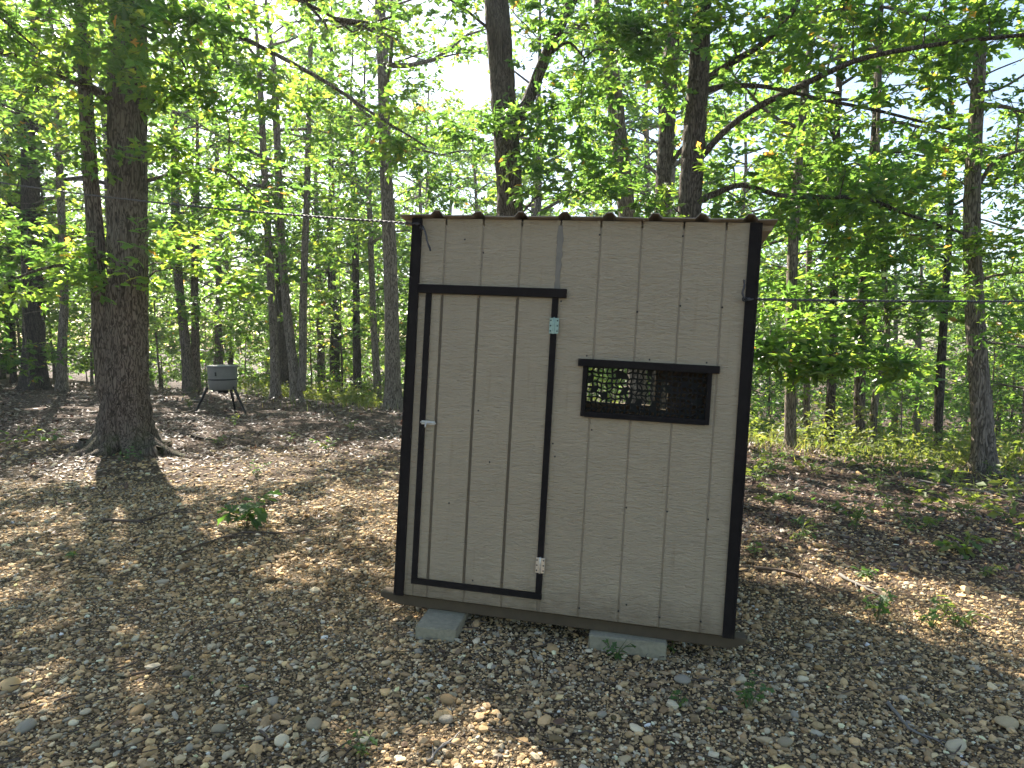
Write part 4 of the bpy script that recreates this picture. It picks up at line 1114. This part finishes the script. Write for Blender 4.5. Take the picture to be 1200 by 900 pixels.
for i, (px, py) in enumerate([(1075, 560), (1105, 560), (1050, 548), (1140, 590), (1165, 600), (960, 560), (975, 600), (1090, 620), (1030, 575), (920, 540), (1180, 560), (340, 520), (410, 505), (300, 560), (255, 520), (310, 470), (150, 545)]):
    weed('weed', px, py, random.uniform(.12, .28), 22, random.uniform(.06, .09), 'small green weed scattered in the dead leaves', 1.5, random.randint(0, 2), 5, 'plant', 'small weeds scattered in the dead leaves')
for i in range(44):
    px = random.uniform(880, 1195); py = 525 + 150 * random.random() ** 1.6 + max(0, (px - 900)) * .06
    weed('weed', px, py, random.uniform(.08, .24), 16, random.uniform(.05, .09), 'small green weed scattered in the dead leaves', 1.5, random.randint(0, 2), 4, 'plant', 'small weeds scattered in the dead leaves')
# a fallen green leaf or two on the gravel
for px, py, s_ in ((292, 812, .06), (225, 797, .05), (505, 828, .05), (838, 842, .05), (250, 805, .03)):
    q = hit(px, py); o = link('green_leaf', WL[1]); o.location = (q[0], q[1], gz(q[0], q[1]) + .022); o.scale = (s_,) * 3; o.rotation_euler = (.2, -.1, px)
    tag(o, 'single fallen green leaf lying on the gravel', 'leaf', 'fallen green leaves on the gravel')

# ------------------------------------------------------------------ grass and brush on the brow of the slope
r = np.random.default_rng(31)
n = 26000
u = r.uniform(-18, 16, n); s_ = 13.0 + r.normal(0, 1.5, n) + np.abs(r.normal(0, .8, n))
x = .62 * s_ + .785 * u; y = .785 * s_ - .62 * u
k = (y > 6) & (np.abs(x) < y * .9 + 1) & (np.sin(x * 1.3) + np.sin(y * 1.1 + 1) + r.normal(0, .7, n) > (-.6) - 0.0 * x) & ((r.random(n) < np.where(x > 1.5, .55, .25)))
x, y = x[k], y[k]; n = len(x)
h = r.uniform(.08, .34, n)
GV = np.array([[0, .022, 0], [.5, .018, .0], [1, 0, -.25], [.5, -.018, 0], [0, -.022, 0]]); GT = np.array([[0, 1, 3], [0, 3, 4], [1, 2, 3]])
D = r.normal(0, .35, (n, 3)); D[:, 2] = 1
V, T = leaf_arrays(np.column_stack([x, y, ground_z(x, y) - .01]), D, r.normal(0, 1, (n, 3)), h, GV, GT)
tag(link('grass', mesh_np('grass', V, T, 3, M_GRASS, False, tint=np.repeat(r.random(n), len(GV))), None), 'thin bright grass along the brow of the slope', 'grass', kind='stuff')
# low brush
n = 4200
u = r.uniform(-24, 16, n); s_ = 12.9 + np.abs(r.normal(0, 2.0, n))
x = .62 * s_ + .785 * u; y = .785 * s_ - .62 * u
P0 = np.column_stack([x, y, ground_z(x, y) + r.uniform(0, .75, n) * np.clip((s_ - 12.4) / 2.2, .12, 1) * (0.6 + .5 * np.sin(x * 1.7) * np.sin(y * 1.3))]); D0 = r.normal(0, .6, (n, 3)); D0[:, 2] += .5; D0 /= np.linalg.norm(D0, axis=1)[:, None]
n = 900
x = r.uniform(1.6, 9.5, n); y = r.uniform(5.0, 12.5, n)
k = (.62 * x + .785 * y > 7.0) & (.62 * x + .785 * y < 13) & (x < .86 * y) & (np.sin(x * 2.3 + np.sin(y * 1.7)) * np.sin(y * 2.1 + .5 * x) + r.normal(0, .25, n) > .25)
P0 = np.vstack([P0, np.column_stack([x[k], y[k], ground_z(x[k], y[k]) + r.uniform(0, .1, k.sum())])]); q_ = r.normal(0, 1, (k.sum(), 3)); q_[:, 2] = np.abs(q_[:, 2]) * .6 + .2
D0 = np.vstack([D0, q_ / np.linalg.norm(q_, axis=1)[:, None]]); n = len(P0)
tag(link('undergrowth', crown_mesh(r, 'undergrowth', P0, D0, r.uniform(.2, .5, n), 9, .11, False, M_GRASS)), 'tangled low green undergrowth beyond the brow of the slope', 'undergrowth', kind='stuff')

# ------------------------------------------------------------------ game feeder
fb = hit(262, 485); fb = np.array([fb[0], fb[1], gz(fb[0], fb[1])])
kx = fb[1] / F
feeder = empty('game_feeder', fb, 'grey barrel game feeder on three slanting black legs behind the broad oak', 'feeder')
def lathe(name, prof_, mat, parent, seg=28):
    n_ = len(prof_); th = np.arange(seg) * 2 * math.pi / seg
    V = np.array([[p_[0] * math.cos(a_), p_[0] * math.sin(a_), p_[1]] for p_ in prof_ for a_ in th])
    i = np.arange(n_ - 1)[:, None] * seg; j = np.arange(seg)[None]; k = (np.arange(seg) + 1)[None] % seg
    Q = np.stack([i + j, i + k, i + seg + k, i + seg + j], -1).reshape(-1, 4)
    return link(name, mesh_np(name, V, Q, 4, mat, True), parent)
R0 = 17 * kx; zt = 56 * kx; zb = 29 * kx
barrel = lathe('barrel', [(0.02, zb - .03), (R0 * .86, zb), (R0 * .90, zb + .02), (R0 * .94, (zt + zb) / 2 - .015), (R0 * .955, zt - .01), (R0 * .955, zt)], M_FEED, feeder)
lathe('lid', [(R0 * 1.01, zt - .025), (R0 * 1.03, zt - .02), (R0 * 1.03, zt + .012), (R0 * .9, zt + .028), (0.01, zt + .04)], M_FEED, feeder)
lathe('band', [(R0 * .90, (zt + zb) / 2 - .05), (R0 * .965, (zt + zb) / 2 - .045), (R0 * .97, (zt + zb) / 2 - .025), (R0 * .93, (zt + zb) / 2 - .018)], M_FEEDLEG, feeder)
lathe('spinner', [(0.01, zb - .10), (.11, zb - .095), (.12, zb - .03), (.02, zb - .012)], M_FEEDLEG, feeder)
bm = bmesh.new(); bmesh.ops.create_cube(bm, size=1)
for v in bm.verts: v.co = Vector((v.co.x * .03 - .02, v.co.y * .02 - R0 * .965, v.co.z * .09 + (zt + zb) / 2 + .10))
obj_bm('handle', bm, M_FEEDLEG, feeder)
for (fx, fy, tx, ty) in ((-31, -.12, -16, -.10), (29, -.12, 15, -.10), (5, .45, 3, .28)):
    p0 = np.array([tx * kx, ty, zb + .05]); p1 = np.array([fx * kx, fy, 0]); p1[2] = gz(fb[0] + p1[0], fb[1] + p1[1]) - fb[2] - .02
    wd = Wood(); wd.tube([p1, p1 * .55 + p0 * .45, p1 * .5 + p0 * .5, p0], [.026, .026, .033, .033], 10)
    link('leg', wd.mesh('leg', M_FEEDLEG), feeder)

# ------------------------------------------------------------------ cables
def rope(name, A, B, sag, label):
    n_ = int(np.linalg.norm(B - A) / 0.018); t = np.linspace(0, 1, n_)
    P = A[None] + (B - A)[None] * t[:, None]; P[:, 2] -= sag * 4 * t * (1 - t)
    d = (B - A) / np.linalg.norm(B - A); s1 = np.cross(d, [0, 0, 1]); s1 /= np.linalg.norm(s1); s2 = np.cross(s1, d)
    root = empty(name, A, label, 'cable')
    ang = t * np.linalg.norm(B - A) / 0.075 * 6.28
    for q in range(2):
        wd = Wood(); wd.tube(P - A + .0045 * (np.cos(ang + q * math.pi)[:, None] * s1 + np.sin(ang + q * math.pi)[:, None] * s2), np.full(n_, .0046), 5)
        link('strand', wd.mesh('strand', M_ROPE), root)
    return root
A = to_world((0.035, -0.030, 2.095)); B = at(-160, 182, 8.45)
rope('cable', A, B, 0.10, 'thin dark twisted cable from the hut top past the broad oak')
A2 = to_world((1.79, -0.040, 1.742)); B2 = at(1490, 346, 6.9)
rope('cable', A2, B2, 0.03, 'thin dark twisted cable from the hut hook across the slope')
def eye_hook(l, tail):
    wd = Wood()
    th = np.linspace(0, 6.28, 14); c_ = np.array(l)
    wd.tube([c_ + np.array([0, .05, 0]), c_ + np.array([0, .02, 0]), c_], [.005] * 3, 6)
    wd.tube(np.column_stack([c_[0] + .010 * np.cos(th), np.full(14, c_[1] - .006), c_[2] + .010 * np.sin(th)]), np.full(14, .0045), 6)
    h_ = link('eye_hook', wd.mesh('eye_hook', M_FEEDLEG), shed)
    wd = Wood(); tp = spline([c_ + np.array(q) for q in tail], 14)
    wd.tube(tp, np.full(14, .0055), 6, 1 + np.random.default_rng(3).normal(0, .18, (14, 6)))
    link('cable_tail', wd.mesh('cable_tail', M_ROPE), h_)
eye_hook((0.050, -0.030, 2.075), [(0, -.006, 0), (.02, -.012, -.02), (.035, -.01, -.07), (.055, -.006, -.125)])
eye_hook((1.782, -0.034, 1.742), [(0, -.006, 0), (-.012, -.004, .03), (-.006, -.004, .07), (-.010, -.004, .095)])

# ------------------------------------------------------------------ haze in the woodland air
bm = bmesh.new(); bmesh.ops.create_cube(bm, size=1)
for v in bm.verts: v.co = Vector((v.co.x * 240, v.co.y * 170 + 55, v.co.z * 48 + 10))
m = bpy.data.materials.new('woodland_haze'); m.use_nodes = True; t = m.node_tree
t.nodes.remove(t.nodes['Principled BSDF'])
pv = t.nodes.new('ShaderNodeVolumePrincipled'); pv.inputs['Color'].default_value = (.9, .95, 1, 1); pv.inputs['Density'].default_value = .0007; pv.inputs['Anisotropy'].default_value = .4
t.links.new(pv.outputs[0], t.nodes['Material Output'].inputs['Volume'])
tag(obj_bm('haze', bm, m), 'thin bright haze in the woodland air', 'haze', kind='stuff')
